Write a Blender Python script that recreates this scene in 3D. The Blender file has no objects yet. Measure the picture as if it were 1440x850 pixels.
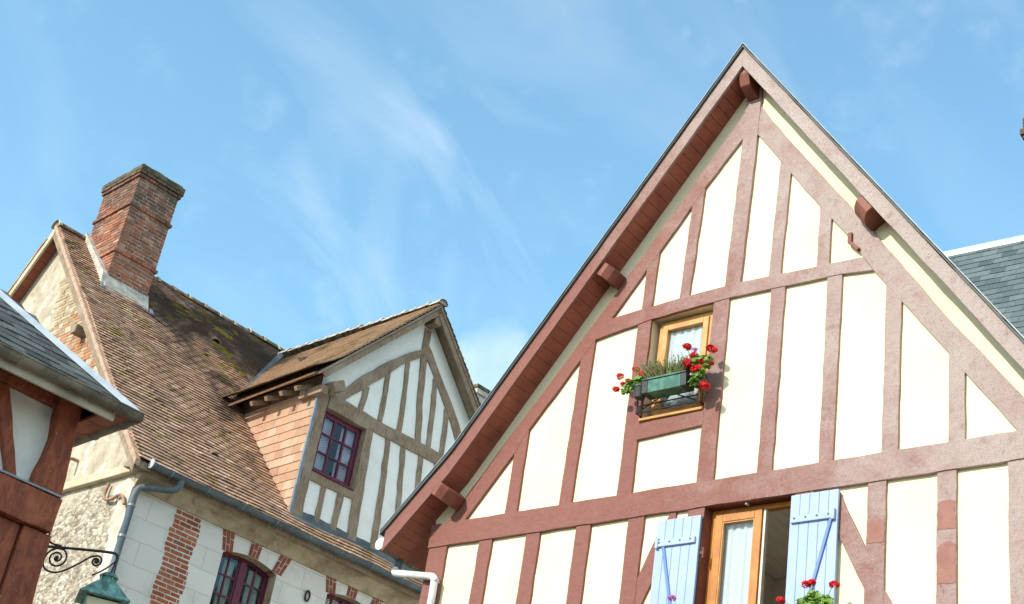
import bpy, bmesh, math, random
from mathutils import Vector, Matrix
from mathutils.geometry import tessellate_polygon
random.seed(7)
rad = math.radians
S = bpy.context.scene
COL = S.collection

# ------------------------------------------------------------------ camera
cam_d = bpy.data.cameras.new('camera')
cam_d.sensor_width = 36.0
cam_d.lens = 36.0 * 2093.86 / 1440.0
cam_d.clip_start = 0.1
cam_d.clip_end = 3000
cam = bpy.data.objects.new('camera', cam_d)
COL.objects.link(cam)
PITCH, ROLL = rad(29.77), rad(9.92)
right0, up0, fwd = Vector((1, 0, 0)), Vector((0, -math.sin(PITCH), math.cos(PITCH))), Vector((0, math.cos(PITCH), math.sin(PITCH)))
rr = right0 * math.cos(ROLL) + up0 * math.sin(ROLL)
uu = up0 * math.cos(ROLL) - right0 * math.sin(ROLL)
mm = Matrix((rr, uu, -fwd)).transposed().to_4x4()
mm.translation = Vector((0, 0, 1.6))
cam.matrix_world = mm
S.camera = cam

# ------------------------------------------------------------------ sun, sky, exposure
SUN_EL, SUN_AZ = rad(30), rad(-144.0)          # azimuth measured from +X, counter-clockwise
sd = Vector((math.cos(SUN_EL) * math.cos(SUN_AZ), math.cos(SUN_EL) * math.sin(SUN_AZ), math.sin(SUN_EL)))
sun_d = bpy.data.lights.new('sun', 'SUN')
sun_d.energy = 2.7
sun_d.angle = rad(0.5)
sun_d.color = (1.0, 0.93, 0.82)
sun = bpy.data.objects.new('sun', sun_d)
sun.rotation_euler = sd.to_track_quat('Z', 'Y').to_euler()
sun.location = (0, 0, 60)
COL.objects.link(sun)

W = bpy.data.worlds.new('World')
S.world = W
W.use_nodes = True
wt = W.node_tree
for n in list(wt.nodes):
    wt.nodes.remove(n)


def wn(t, **k):
    n = wt.nodes.new(t)
    for a, b in k.items():
        setattr(n, a, b)
    return n


sky = wn('ShaderNodeTexSky')
sky.sky_type = 'NISHITA'
sky.sun_disc = False
sky.sun_elevation = SUN_EL
sky.sun_rotation = rad(90) - SUN_AZ
sky.air_density = 1.15
sky.dust_density = 0.6
sky.ozone_density = 1.6
tc = wn('ShaderNodeTexCoord')
# thin high cloud: noise on the sky direction, stretched along a wind direction
mp = wn('ShaderNodeCombineXYZ')
WIND = (rr * 0.60 - uu * 0.80).normalized()          # fixed world direction the cirrus is drawn out along
WSIDE = WIND.cross(Vector((0, 0, 1))).normalized()
WUP = WSIDE.cross(WIND)
for i_, (ax_, sc_) in enumerate(((WIND, 1.9), (WSIDE, 5.2), (WUP, 5.2))):
    dn = wn('ShaderNodeVectorMath', operation='DOT_PRODUCT')
    wt.links.new(tc.outputs['Generated'], dn.inputs[0])
    dn.inputs[1].default_value = ax_ * sc_
    wt.links.new(dn.outputs['Value'], mp.inputs[i_])
nz = wn('ShaderNodeTexNoise')
nz.inputs['Scale'].default_value = 1.9
nz.inputs['Detail'].default_value = 9
nz.inputs['Roughness'].default_value = 0.50
nz.inputs['Distortion'].default_value = 0.9
nz2 = wn('ShaderNodeTexNoise')
nz2.inputs['Scale'].default_value = 3.1
nz2.inputs['Detail'].default_value = 4
cr = wn('ShaderNodeMapRange')
cr.inputs['From Min'].default_value = 0.47
cr.inputs['From Max'].default_value = 0.88
cr2 = wn('ShaderNodeMapRange')
cr2.inputs['From Min'].default_value = 0.36
cr2.inputs['From Max'].default_value = 0.66
mul = wn('ShaderNodeMath', operation='MULTIPLY')
wt.links.new(mp.outputs[0], nz.inputs['Vector'])
wt.links.new(tc.outputs['Generated'], nz2.inputs['Vector'])
wt.links.new(nz.outputs['Fac'], cr.inputs['Value'])
wt.links.new(nz2.outputs['Fac'], cr2.inputs['Value'])
wt.links.new(cr.outputs[0], mul.inputs[0])
wt.links.new(cr2.outputs[0], mul.inputs[1])


def dvec(px, py):
    """sky direction of a cloud bank, as an offset from the view axis"""
    v = fwd + rr * ((px - 720) / 2093.86) + uu * ((425 - py) / 2093.86)
    return v.normalized()


def bank(direction, inner, outer, amount):
    d = wn('ShaderNodeVectorMath', operation='DOT_PRODUCT')
    wt.links.new(tc.outputs['Generated'], d.inputs[0])
    d.inputs[1].default_value = direction
    m = wn('ShaderNodeMapRange', interpolation_type='SMOOTHSTEP')
    m.inputs['From Min'].default_value = math.cos(rad(outer))
    m.inputs['From Max'].default_value = math.cos(rad(inner))
    m.inputs['To Max'].default_value = amount
    wt.links.new(d.outputs['Value'], m.inputs['Value'])
    return m.outputs[0]


# one cumulus low between the two roofs: rounded noise inside one region of the sky
cu = wn('ShaderNodeTexNoise')
cu.inputs['Scale'].default_value = 22
cu.inputs['Detail'].default_value = 6
cu.inputs['Roughness'].default_value = 0.55
wt.links.new(tc.outputs['Generated'], cu.inputs['Vector'])
cum = wn('ShaderNodeMath', operation='MULTIPLY_ADD')
wt.links.new(cu.outputs['Fac'], cum.inputs[0])
cum.inputs[1].default_value = 1.25
CUB = bank(Vector((-0.004, 0.894, 0.448)).normalized(), 0.0, 2.8, 0.75)
wt.links.new(CUB, cum.inputs[2])
cur = wn('ShaderNodeMapRange', interpolation_type='SMOOTHSTEP')
cur.inputs['From Min'].default_value = 0.62
cur.inputs['From Max'].default_value = 1.42
cur.inputs['To Max'].default_value = 0.68
wt.links.new(cum.outputs[0], cur.inputs['Value'])
WB = bank(Vector((-0.113, 0.842, 0.528)).normalized(), 1.0, 8.0, 0.6)
wad = wn('ShaderNodeMath', operation='ADD')
wad.inputs[1].default_value = 0.55
wt.links.new(WB, wad.inputs[0])
mul2 = wn('ShaderNodeMath', operation='MULTIPLY')
wt.links.new(mul.outputs[0], mul2.inputs[0])
wt.links.new(wad.outputs[0], mul2.inputs[1])
mx = wn('ShaderNodeMath', operation='MAXIMUM')
wt.links.new(mul2.outputs[0], mx.inputs[0])
wt.links.new(cur.outputs[0], mx.inputs[1])
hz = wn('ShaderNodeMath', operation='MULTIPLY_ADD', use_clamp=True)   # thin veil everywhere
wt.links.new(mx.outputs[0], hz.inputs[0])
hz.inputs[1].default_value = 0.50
BK = bank(Vector((-0.25, -0.85, 0.45)).normalized(), 25, 95, 0.55)     # unseen white cloud added behind the camera as neutral fill light
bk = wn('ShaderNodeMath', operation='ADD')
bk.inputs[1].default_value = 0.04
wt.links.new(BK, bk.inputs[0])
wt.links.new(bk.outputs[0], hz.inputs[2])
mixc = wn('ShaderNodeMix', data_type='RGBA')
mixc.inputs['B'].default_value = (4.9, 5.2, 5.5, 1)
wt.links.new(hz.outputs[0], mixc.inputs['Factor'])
tint = wn('ShaderNodeMix', data_type='RGBA', blend_type='MULTIPLY')
tint.inputs['Factor'].default_value = 1.0
tint.inputs['B'].default_value = (0.80, 1.16, 1.11, 1)
wt.links.new(sky.outputs[0], tint.inputs['A'])
wt.links.new(tint.outputs['Result'], mixc.inputs['A'])
bg = wn('ShaderNodeBackground')
bg.inputs['Strength'].default_value = 0.15
wo = wn('ShaderNodeOutputWorld')
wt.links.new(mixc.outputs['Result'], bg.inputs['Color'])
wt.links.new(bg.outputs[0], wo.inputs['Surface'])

S.render.engine = 'CYCLES'
S.view_settings.view_transform = 'Standard'
S.view_settings.look = 'None'
S.view_settings.gamma = 1
S.view_settings.use_curve_mapping = False
S.view_settings.exposure = 0.88
S.cycles.max_bounces = 8

# ================================================================== helpers
class MB:
    """collects geometry for ONE mesh object"""
    def __init__(self):
        self.v, self.f = [], []

    def add(self, vs, fs):
        o = len(self.v)
        self.v += [tuple(p) for p in vs]
        self.f += [tuple(i + o for i in q) for q in fs]

    def hexa(self, p):
        """eight corners: bottom ring 0-3, top ring 4-7"""
        self.add(p, [(3, 2, 1, 0), (4, 5, 6, 7), (0, 1, 5, 4), (1, 2, 6, 5), (2, 3, 7, 6), (3, 0, 4, 7)])

    def box(self, a, b):
        x0, y0, z0 = a
        x1, y1, z1 = b
        self.hexa([(x0, y0, z0), (x1, y0, z0), (x1, y1, z0), (x0, y1, z0), (x0, y0, z1), (x1, y0, z1), (x1, y1, z1), (x0, y1, z1)])

    def obox(self, c, ex, ey, ez):
        c, ex, ey, ez = Vector(c), Vector(ex), Vector(ey), Vector(ez)
        self.hexa([c - ex - ey - ez, c + ex - ey - ez, c + ex + ey - ez, c - ex + ey - ez,
                   c - ex - ey + ez, c + ex - ey + ez, c + ex + ey + ez, c - ex + ey + ez])

    def prism(self, poly, a, b, fn):
        """extrude a 2D polygon from depth a to depth b; fn(p, q, depth) -> xyz"""
        n = len(poly)
        self.add([fn(p[0], p[1], a) for p in poly] + [fn(p[0], p[1], b) for p in poly],
                 [tuple(range(n)), tuple(range(2 * n - 1, n - 1, -1))] + [(i, i + n, (i + 1) % n + n, (i + 1) % n) for i in range(n)])

    def tube(self, pts, r, n=10, cap=True):
        pts = [Vector(p) for p in pts]
        rs = r if isinstance(r, (list, tuple)) else [r] * len(pts)
        t = (pts[1] - pts[0]).normalized()
        u = t.orthogonal().normalized()
        vs = []
        for i, p in enumerate(pts):
            t = (pts[min(i + 1, len(pts) - 1)] - pts[max(i - 1, 0)]).normalized()
            u = (u - t * u.dot(t)).normalized()
            w = t.cross(u)
            for k in range(n):
                a = 2 * math.pi * k / n
                vs.append(p + (u * math.cos(a) + w * math.sin(a)) * rs[i])
        fs = [(i * n + k, i * n + (k + 1) % n, (i + 1) * n + (k + 1) % n, (i + 1) * n + k) for i in range(len(pts) - 1) for k in range(n)]
        if cap:
            fs += [tuple(range(n - 1, -1, -1)), tuple(range((len(pts) - 1) * n, len(pts) * n))]
        self.add(vs, fs)

    def lathe(self, prof, c, n=20, axis=Vector((0, 0, 1))):
        c = Vector(c)
        ax = Vector(axis).normalized()
        u = ax.orthogonal().normalized()
        w = ax.cross(u)
        vs = [c + ax * h + (u * math.cos(2 * math.pi * k / n) + w * math.sin(2 * math.pi * k / n)) * r for r, h in prof for k in range(n)]
        self.add(vs, [(i * n + k, i * n + (k + 1) % n, (i + 1) * n + (k + 1) % n, (i + 1) * n + k) for i in range(len(prof) - 1) for k in range(n)])

    def build(self, name, m, parent=None, smooth=False, bevel=0, seg=2, fix=True):
        me = bpy.data.meshes.new(name)
        me.from_pydata(self.v, [], self.f)
        me.materials.append(m)
        if fix:
            b = bmesh.new()
            b.from_mesh(me)
            bmesh.ops.recalc_face_normals(b, faces=b.faces)
            b.to_mesh(me)
            b.free()
        if smooth:
            for p in me.polygons:
                p.use_smooth = True
        me.update()
        o = bpy.data.objects.new(name, me)
        COL.objects.link(o)
        if parent is not None:
            o.parent = parent
        if bevel:
            md = o.modifiers.new('bevel', 'BEVEL')
            md.width = bevel
            md.segments = seg
            md.limit_method = 'ANGLE'
            md.angle_limit = rad(40)
        return o


def tag(o, label=None, cat=None, group=None, kind=None):
    if label: o['label'] = label
    if cat: o['category'] = cat
    if group: o['group'] = group
    if kind: o['kind'] = kind
    return o


def thing(name, label, cat, loc, rz=0.0, group=None):
    o = bpy.data.objects.new(name, None)
    o.empty_display_size = 0.3
    o.location = loc
    o.rotation_euler = (0, 0, rz)
    COL.objects.link(o)
    return tag(o, label, cat, group)


def FR(p, q, d):      # façade map: p along, q up, depth d (positive = into the house)
    return (p, d, q)


def SD(p, q, d):      # side map: p = depth into the house, q up, d along x
    return (d, p, q)


def rough(poly, step=0.16, amp=0.004, seed=0, closed=True):
    """subdivide the edges of a polygon and shake them a little: hand-cut edges"""
    R = random.Random(seed)
    out = []
    n = len(poly)
    for i in range(n if closed else n - 1):
        a, b = Vector(poly[i]).to_2d(), Vector(poly[(i + 1) % n]).to_2d()
        L = (b - a).length
        k = max(1, int(L / step))
        nrm = Vector((-(b - a).y, (b - a).x)) / max(L, 1e-6)
        for j in range(k):
            p = a + (b - a) * (j / k)
            if j:
                p = p + nrm * R.uniform(-amp, amp)
            out.append((p.x, p.y))
    return out


def holed(outer, holes, fn, depth):
    """flat polygon with holes"""
    loops = [[Vector((p[0], p[1], 0)) for p in L] for L in [outer] + holes]
    tris = tessellate_polygon(loops)
    pts = [p for L in loops for p in L]
    m = MB()
    m.add([fn(p.x, p.y, depth) for p in pts], [tuple(t) for t in tris])
    return m


def strip2d(line, w0, w1=None):
    """ribbon polygon along a 2D polyline"""
    w1 = w0 if w1 is None else w1
    L, Rr = [], []
    n = len(line)
    for i, p in enumerate(line):
        a, b = Vector(line[max(0, i - 1)]), Vector(line[min(n - 1, i + 1)])
        t = (b - a).normalized()
        nn = Vector((-t.y, t.x))
        w = (w0 + (w1 - w0) * i / (n - 1)) / 2
        L.append(tuple(Vector(p) + nn * w))
        Rr.append(tuple(Vector(p) - nn * w))
    return L + Rr[::-1]


# ------------------------------------------------------------------ materials
class NT:
    def __init__(self, name):
        self.m = bpy.data.materials.new(name)
        self.m.use_nodes = True
        self.t = self.m.node_tree
        self.b = self.t.nodes['Principled BSDF']
        self.tc = self.t.nodes.new('ShaderNodeTexCoord')
        self.co = self.tc.outputs['Object']

    def n(self, t, **k):
        x = self.t.nodes.new(t)
        for a, b in k.items():
            setattr(x, a, b)
        return x

    def link(self, a, b):
        self.t.links.new(a, b)

    def noise(self, scale, detail=4, rough=0.55, dist=0, vec=None):
        x = self.n('ShaderNodeTexNoise')
        x.inputs['Scale'].default_value = scale
        x.inputs['Detail'].default_value = detail
        x.inputs['Roughness'].default_value = rough
        x.inputs['Distortion'].default_value = dist
        self.link(vec if vec is not None else self.co, x.inputs['Vector'])
        return x.outputs['Fac']

    def stretch(self, sc, rot=(0, 0, 0)):
        x = self.n('ShaderNodeMapping')
        x.inputs['Scale'].default_value = sc
        x.inputs['Rotation'].default_value = rot
        self.link(self.co, x.inputs['Vector'])
        return x.outputs[0]

    def ramp(self, fac, a, b, lo=0.0, hi=1.0, smooth=True):
        x = self.n('ShaderNodeMapRange')
        if smooth: x.interpolation_type = 'SMOOTHSTEP'
        x.inputs['From Min'].default_value = a
        x.inputs['From Max'].default_value = b
        x.inputs['To Min'].default_value = lo
        x.inputs['To Max'].default_value = hi
        self.link(fac, x.inputs['Value'])
        return x.outputs[0]

    def mix(self, fac, a, b, mode='MIX'):
        x = self.n('ShaderNodeMix', data_type='RGBA', blend_type=mode)
        for s, val in ((x.inputs['Factor'], fac), (x.inputs['A'], a), (x.inputs['B'], b)):
            if isinstance(val, (tuple, list)):
                s.default_value = tuple(val) + ((1,) if len(val) == 3 else ())
            elif isinstance(val, (int, float)):
                s.default_value = val
            else:
                self.link(val, s)
        return x.outputs['Result']

    def math(self, op, a, b=0.0, c=0.0):
        x = self.n('ShaderNodeMath', operation=op)
        for i, val in enumerate((a, b, c)):
            if isinstance(val, (int, float)):
                x.inputs[i].default_value = val
            else:
                self.link(val, x.inputs[i])
        return x.outputs[0]

    def colors(self, fac, stops):
        x = self.n('ShaderNodeValToRGB')
        e = x.color_ramp.elements
        while len(e) < len(stops):
            e.new(0.5)
        for i, (p, c) in enumerate(stops):
            e[i].position = p
            e[i].color = tuple(c) + (1,)
        self.link(fac, x.inputs['Fac'])
        return x.outputs['Color']

    def island(self):
        return self.n('ShaderNodeNewGeometry').outputs['Random Per Island']

    def bump(self, h, strength=0.4, dist=0.02):
        x = self.n('ShaderNodeBump')
        x.inputs['Strength'].default_value = strength
        x.inputs['Distance'].default_value = dist
        self.link(h, x.inputs['Height'])
        self.link(x.outputs[0], self.b.inputs['Normal'])

    def done(self, col, rough=0.8, spec=0.4, metal=0.0):
        for k, val in (('Base Color', col), ('Roughness', rough), ('Metallic', metal), ('Specular IOR Level', spec)):
            s = self.b.inputs[k]
            if isinstance(val, (tuple, list)):
                s.default_value = tuple(val) + (1,)
            elif isinstance(val, (int, float)):
                s.default_value = val
            else:
                self.link(val, s)
        return self.m

    def xyz(self):
        s = self.n('ShaderNodeSeparateXYZ')
        self.link(self.co, s.inputs[0])
        return s.outputs

    def wallco(self):
        """(x + y, z): brick coordinates for upright walls"""
        s = self.xyz()
        c = self.n('ShaderNodeCombineXYZ')
        self.link(self.math('ADD', s[0], s[1]), c.inputs[0])
        self.link(s[2], c.inputs[1])
        return c.outputs[0]


def simple(name, c1, c2, scale=6, r=0.7, bump=0.0, bscale=60, spec=0.4, metal=0.0, lo=0.35, hi=0.65, dist=0.01):
    t = NT(name)
    c = t.mix(t.ramp(t.noise(scale, 6), lo, hi), c1, c2)
    if bump:
        t.bump(t.noise(bscale, 5), bump, dist)
    return t.done(c, r, spec, metal)


def m_plaster_cream():
    t = NT('cream_plaster')
    c = t.mix(t.ramp(t.noise(1.3, 5), .4, .7), (.785, .705, .50), (.745, .66, .45))
    st = t.noise(5, 6, .6, .3, t.stretch((3, 3, .35)))
    c = t.mix(t.ramp(st, .56, .80, 0, .24), c, (.60, .50, .34))
    t.bump(t.math('ADD', t.noise(90, 4), t.math('MULTIPLY', t.noise(9, 3), 1.5)), .16, .012)
    return t.done(c, .92, .2)


def m_red_timber():
    """red-brown painted timber, chalky and bleached towards the weather side"""
    t = NT('red_brown_painted_timber')
    s = t.xyz()
    wear = t.math('ADD', t.math('MULTIPLY', s[0], .17), t.math('MULTIPLY', t.math('SUBTRACT', s[2], 8.2), .085))
    blot = t.noise(2.2, 7, .62, .4)
    grain = t.noise(26, 6, .65)
    m = t.math('ADD', wear, t.math('ADD', t.math('MULTIPLY', blot, .75), t.math('MULTIPLY', grain, .35)))
    c = t.mix(t.ramp(m, .34, 1.02), (.245, .088, .066), (.43, .34, .31))
    c = t.mix(t.ramp(t.noise(7, 5), .55, .75, 0, .35), c, (.21, .075, .05))
    c = t.mix(t.ramp(t.noise(40, 6, .72, .3, t.stretch((1, 1, .45))), .60, .74, 0, .38), c, (.43, .34, .31))
    c = t.mix(t.ramp(t.noise(21, 6, .7, .3, t.stretch((1, 1, .4))), .58, .74, 0, .5), c, (.14, .045, .03))
    c = t.mix(t.ramp(t.noise(33, 3, .6), .74, .78, 0, .5), c, (.58, .47, .42))
    c = t.mix(t.ramp(t.noise(70, 5, .75), .50, .64, 0, .42), c, (.15, .055, .04))
    t.bump(t.math('ADD', t.noise(60, 6, .75), t.math('MULTIPLY', t.noise(12, 4), 1.2)), .8, .014)
    return t.done(c, t.ramp(t.noise(14, 4), .3, .7, .42, .68), .45)


def m_soffit():
    t = NT('soffit_boards')
    c = t.mix(t.ramp(t.noise(4, 5), .35, .65), (.34, .105, .065), (.25, .074, .046))
    c = t.mix(t.ramp(t.noise(40, 4), .6, .8, 0, .35), c, (.30, .12, .08))
    t.bump(t.noise(60, 5), .25, .01)
    return t.done(c, .65, .35)


def m_tile(name, stops, lichen=.55, moss=.5, dirt_dir=False):
    t = NT(name)
    c = t.colors(t.island(), stops)
    s = t.xyz()
    d = t.noise(.85, 7, .68, .6)
    if dirt_dir:      # damp zone under the ridge, behind the chimney: old black lichen
        d = t.math('ADD', d, t.math('MULTIPLY', t.math('SUBTRACT', s[2], 12.6), .050))
        d = t.math('ADD', d, t.math('MULTIPLY', t.math('SUBTRACT', s[0], 1.6), .030))
    c = t.mix(t.ramp(d, .51, .67, 0, lichen), c, (.055, .046, .038))
    if dirt_dir:
        c = t.mix(t.ramp(t.noise(2.3, 7, .7, .5), .53, .64, 0, .62), c, (.085, .066, .054))
    sp = t.noise(11, 6, .7)
    c = t.mix(t.ramp(sp, .56, .70, 0, .40), c, (.075, .060, .048))
    c = t.mix(t.ramp(t.noise(19, 4, .6), .62, .70, 0, .4), c, (.46, .40, .31))
    c = t.mix(t.ramp(t.noise(8, 5, .65, 0, t.stretch((1.3, 1, .8))), .66, .72, 0, .5), c, (.46, .22, .07))
    mo = t.math('ADD', t.math('MULTIPLY', t.noise(1.9, 4), .6), t.math('MULTIPLY', t.noise(15, 5, .7), .5))
    c = t.mix(t.ramp(mo, .625, .69, 0, moss), c, (.24, .195, .03))
    t.bump(t.noise(55, 5, .65), .4, .01)
    return t.done(c, .93, .12)


def m_slate(name, a, b, lich):
    t = NT(name)
    c = t.mix(t.island(), a, b)
    c = t.mix(t.ramp(t.noise(6, 6, .65), .55, .75, 0, .45), c, lich)
    t.bump(t.noise(30, 5, .6, 0, t.stretch((1, 3, 1))), .3, .008)
    c = t.mix(t.ramp(t.noise(30, 3, .6), .68, .73, 0, .6), c, (.42, .43, .40))
    return t.done(c, .8, .22)


def m_brick(name, stops, soot_z=None):
    t = NT(name)
    c = t.colors(t.island(), stops)
    c = t.mix(t.ramp(t.noise(22, 5, .65), .5, .72, 0, .5), c, (.45, .33, .25))
    d = t.noise(3.0, 7, .68, .4)
    if soot_z:
        s = t.xyz()
        d = t.math('ADD', d, t.math('MULTIPLY', t.math('SUBTRACT', s[2], soot_z), .16))
    c = t.mix(t.ramp(d, .52, .72, 0, .72), c, (.085, .068, .055))
    t.bump(t.noise(70, 5, .7), .5, .008)
    return t.done(c, .92, .15)


def m_ashlar():
    t = NT('limestone_blocks')
    br = t.n('ShaderNodeTexBrick', offset=.5, squash=1)
    wob = t.n('ShaderNodeTexNoise')
    wob.inputs['Scale'].default_value = 3.5
    wob.inputs['Detail'].default_value = 4
    t.link(t.co, wob.inputs['Vector'])
    wv = t.n('ShaderNodeVectorMath', operation='MULTIPLY_ADD')
    t.link(wob.outputs['Color'], wv.inputs[0])
    wv.inputs[1].default_value = (.05, .05, 0)
    t.link(t.wallco(), wv.inputs[2])
    t.link(wv.outputs[0], br.inputs['Vector'])
    br.inputs['Color1'].default_value = (.76, .735, .69, 1)
    br.inputs['Color2'].default_value = (.69, .67, .635, 1)
    br.inputs['Mortar'].default_value = (.55, .51, .45, 1)
    br.inputs['Scale'].default_value = 1
    br.inputs['Brick Width'].default_value = .72
    br.inputs['Row Height'].default_value = .335
    br.inputs['Mortar Size'].default_value = .006
    br.inputs['Mortar Smooth'].default_value = .4
    c = br.outputs['Color']
    c = t.mix(t.ramp(t.noise(1.6, 6, .6), .48, .75, 0, .5), c, (.48, .43, .36))
    c = t.mix(t.ramp(t.noise(9, 6, .7), .6, .8, 0, .45), c, (.33, .29, .24))
    c = t.mix(t.ramp(t.noise(45, 3), .68, .74, 0, .35), c, (.27, .23, .19))
    h = t.math('SUBTRACT', t.math('MULTIPLY', t.noise(28, 6, .7), .6), t.math('MULTIPLY', br.outputs['Fac'], .8))
    t.bump(h, .5, .012)
    return t.done(c, .93, .15)


def m_cornice():
    t = NT('cornice_stone')
    c = t.mix(t.ramp(t.noise(2.2, 6, .62, .4), .35, .68), (.56, .45, .32), (.33, .245, .155))
    c = t.mix(t.ramp(t.noise(12, 6, .7), .58, .75, 0, .5), c, (.55, .48, .37))
    c = t.mix(t.ramp(t.noise(5, 5, .6), .55, .72, 0, .65), c, (.20, .15, .10))
    t.bump(t.math('ADD', t.noise(24, 6, .7), t.noise(7, 5, .6)), .8, .03)
    return t.done(c, .93, .12)


def m_rubble():
    """rubble stone gable with lime render left on the upper part"""
    t = NT('rubble_stone')
    vo = t.n('ShaderNodeTexVoronoi', feature='F1')
    vo.inputs['Scale'].default_value = 12
    dv = t.n('ShaderNodeVectorMath', operation='ADD')
    nn = t.n('ShaderNodeTexNoise')
    nn.inputs['Scale'].default_value = 5
    t.link(t.co, nn.inputs['Vector'])
    sc = t.n('ShaderNodeVectorMath', operation='SCALE')
    sc.inputs['Scale'].default_value = .18
    t.link(nn.outputs['Color'], sc.inputs[0])
    t.link(t.stretch((1, 1, 1.7)), dv.inputs[0])
    t.link(sc.outputs[0], dv.inputs[1])
    t.link(dv.outputs[0], vo.inputs['Vector'])
    stone = t.mix(t.ramp(vo.outputs['Distance'], .25, .60), (.43, .355, .265), (.24, .19, .14))
    hue = t.n('ShaderNodeSeparateColor')
    t.link(vo.outputs['Color'], hue.inputs[0])
    stone = t.mix(t.math('MULTIPLY', hue.outputs[0], .6), stone, (.55, .48, .385))
    stone = t.mix(t.ramp(hue.outputs[1], .66, .80, 0, .7), stone, (.17, .135, .105))
    stone = t.mix(t.ramp(hue.outputs[2], .78, .84, 0, .7), stone, (.62, .57, .49))
    render = t.mix(t.ramp(t.noise(2.2, 7, .65), .4, .65), (.52, .46, .365), (.40, .335, .25))
    render = t.mix(t.ramp(t.noise(3.2, 6, .6), .56, .64, 0, .85), render, (.68, .62, .53))
    render = t.mix(t.ramp(t.noise(5.5, 7, .7), .52, .64, 0, .7), render, (.33, .25, .165))
    s = t.xyz()
    k = t.math('ADD', t.math('MULTIPLY', t.math('SUBTRACT', s[2], 9.0), 1.1), t.math('MULTIPLY', t.noise(2.6, 6, .65), 1.6))
    f = t.ramp(k, .75, 1.25)
    c = t.mix(f, stone, render)
    c = t.mix(t.ramp(t.noise(30, 5, .7), .6, .78, 0, .4), c, (.26, .20, .14))
    h = t.math('ADD', t.math('MULTIPLY', t.math('SUBTRACT', 1, vo.outputs['Distance']), t.math('SUBTRACT', 1.15, f)), t.math('MULTIPLY', t.noise(40, 5, .7), .4))
    t.bump(h, .7, .03)
    return t.done(c, .95, .1)


def m_old_timber():
    t = NT('weathered_oak')
    g = t.noise(9, 7, .7, .4, t.stretch((5, 5, .7)))
    c = t.mix(t.ramp(g, .32, .68), (.36, .265, .185), (.18, .13, .09))
    c = t.mix(t.ramp(t.noise(2.4, 5), .45, .7, 0, .6), c, (.40, .335, .26))
    c = t.mix(t.ramp(t.noise(36, 4, .7), .64, .76, 0, .6), c, (.06, .042, .03))
    t.bump(g, .6, .02)
    return t.done(c, .88, .2)


def m_white_lime():
    t = NT('white_limewash')
    c = t.mix(t.ramp(t.noise(1.8, 6, .6), .4, .7), (.86, .86, .82), (.77, .77, .74))
    c = t.mix(t.ramp(t.noise(7, 6, .7), .62, .8, 0, .35), c, (.50, .485, .44))
    t.bump(t.math('ADD', t.noise(30, 5), t.noise(5, 3)), .25, .015)
    return t.done(c, .92, .2)


def m_dark_red_timber():
    t = NT('oxblood_timber')
    g = t.noise(8, 7, .68, .4, t.stretch((2.5, 2.5, .8)))
    c = t.mix(t.ramp(g, .35, .66), (.31, .082, .038), (.165, .042, .021))
    c = t.mix(t.ramp(t.noise(3, 6, .65), .55, .75, 0, .5), c, (.44, .14, .07))
    c = t.mix(t.ramp(t.noise(42, 3, .55), .70, .735, 0, .75), c, (.46, .33, .27))
    t.bump(t.math('ADD', g, t.math('MULTIPLY', t.noise(50, 5), .5)), .5, .015)
    return t.done(c, .62, .35)


def m_glass(name, tint=(.9, .95, .95), gloss=1.0):
    t = NT(name)
    out = t.t.nodes['Material Output']
    tr = t.n('ShaderNodeBsdfTransparent')
    tr.inputs['Color'].default_value = tuple(tint) + (1,)
    gl = t.n('ShaderNodeBsdfGlossy')
    gl.inputs['Roughness'].default_value = .015
    nz_ = t.n('ShaderNodeBump')
    nz_.inputs['Strength'].default_value = .01
    nz_.inputs['Distance'].default_value = .05
    t.link(t.noise(4, 2), nz_.inputs['Height'])
    t.link(nz_.outputs[0], gl.inputs['Normal'])
    ge = t.n('ShaderNodeNewGeometry')
    dp_ = t.n('ShaderNodeVectorMath', operation='DOT_PRODUCT')
    t.link(ge.outputs['Incoming'], dp_.inputs[0])
    t.link(ge.outputs['Normal'], dp_.inputs[1])
    k_ = t.math('POWER', t.math('SUBTRACT', 1.0, t.math('ABSOLUTE', dp_.outputs['Value'])), 5.0)
    fz = t.math('ADD', t.math('MULTIPLY', k_, .92), .08)
    mx_ = t.n('ShaderNodeMixShader')
    t.link(t.math('MULTIPLY', fz, gloss), mx_.inputs[0])
    t.link(tr.outputs[0], mx_.inputs[1])
    t.link(gl.outputs[0], mx_.inputs[2])
    t.link(mx_.outputs[0], out.inputs['Surface'])
    return t.m


def m_cloth(name, col, pattern=None):
    t = NT(name)
    out = t.t.nodes['Material Output']
    c = t.mix(t.ramp(t.noise(30, 3), .3, .7), col, tuple(x * .93 for x in col))
    if pattern:
        ch = t.n('ShaderNodeTexChecker')
        ch.inputs['Scale'].default_value = pattern[0]
        t.link(t.co, ch.inputs['Vector'])
        c = t.mix(ch.outputs['Fac'], c, pattern[1])
    d = t.n('ShaderNodeBsdfDiffuse')
    tl = t.n('ShaderNodeBsdfTranslucent')
    t.link(c, d.inputs['Color'])
    t.link(c, tl.inputs['Color'])
    mx_ = t.n('ShaderNodeMixShader')
    mx_.inputs[0].default_value = .3
    t.link(d.outputs[0], mx_.inputs[1])
    t.link(tl.outputs[0], mx_.inputs[2])
    t.link(mx_.outputs[0], out.inputs['Surface'])
    return t.m


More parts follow.
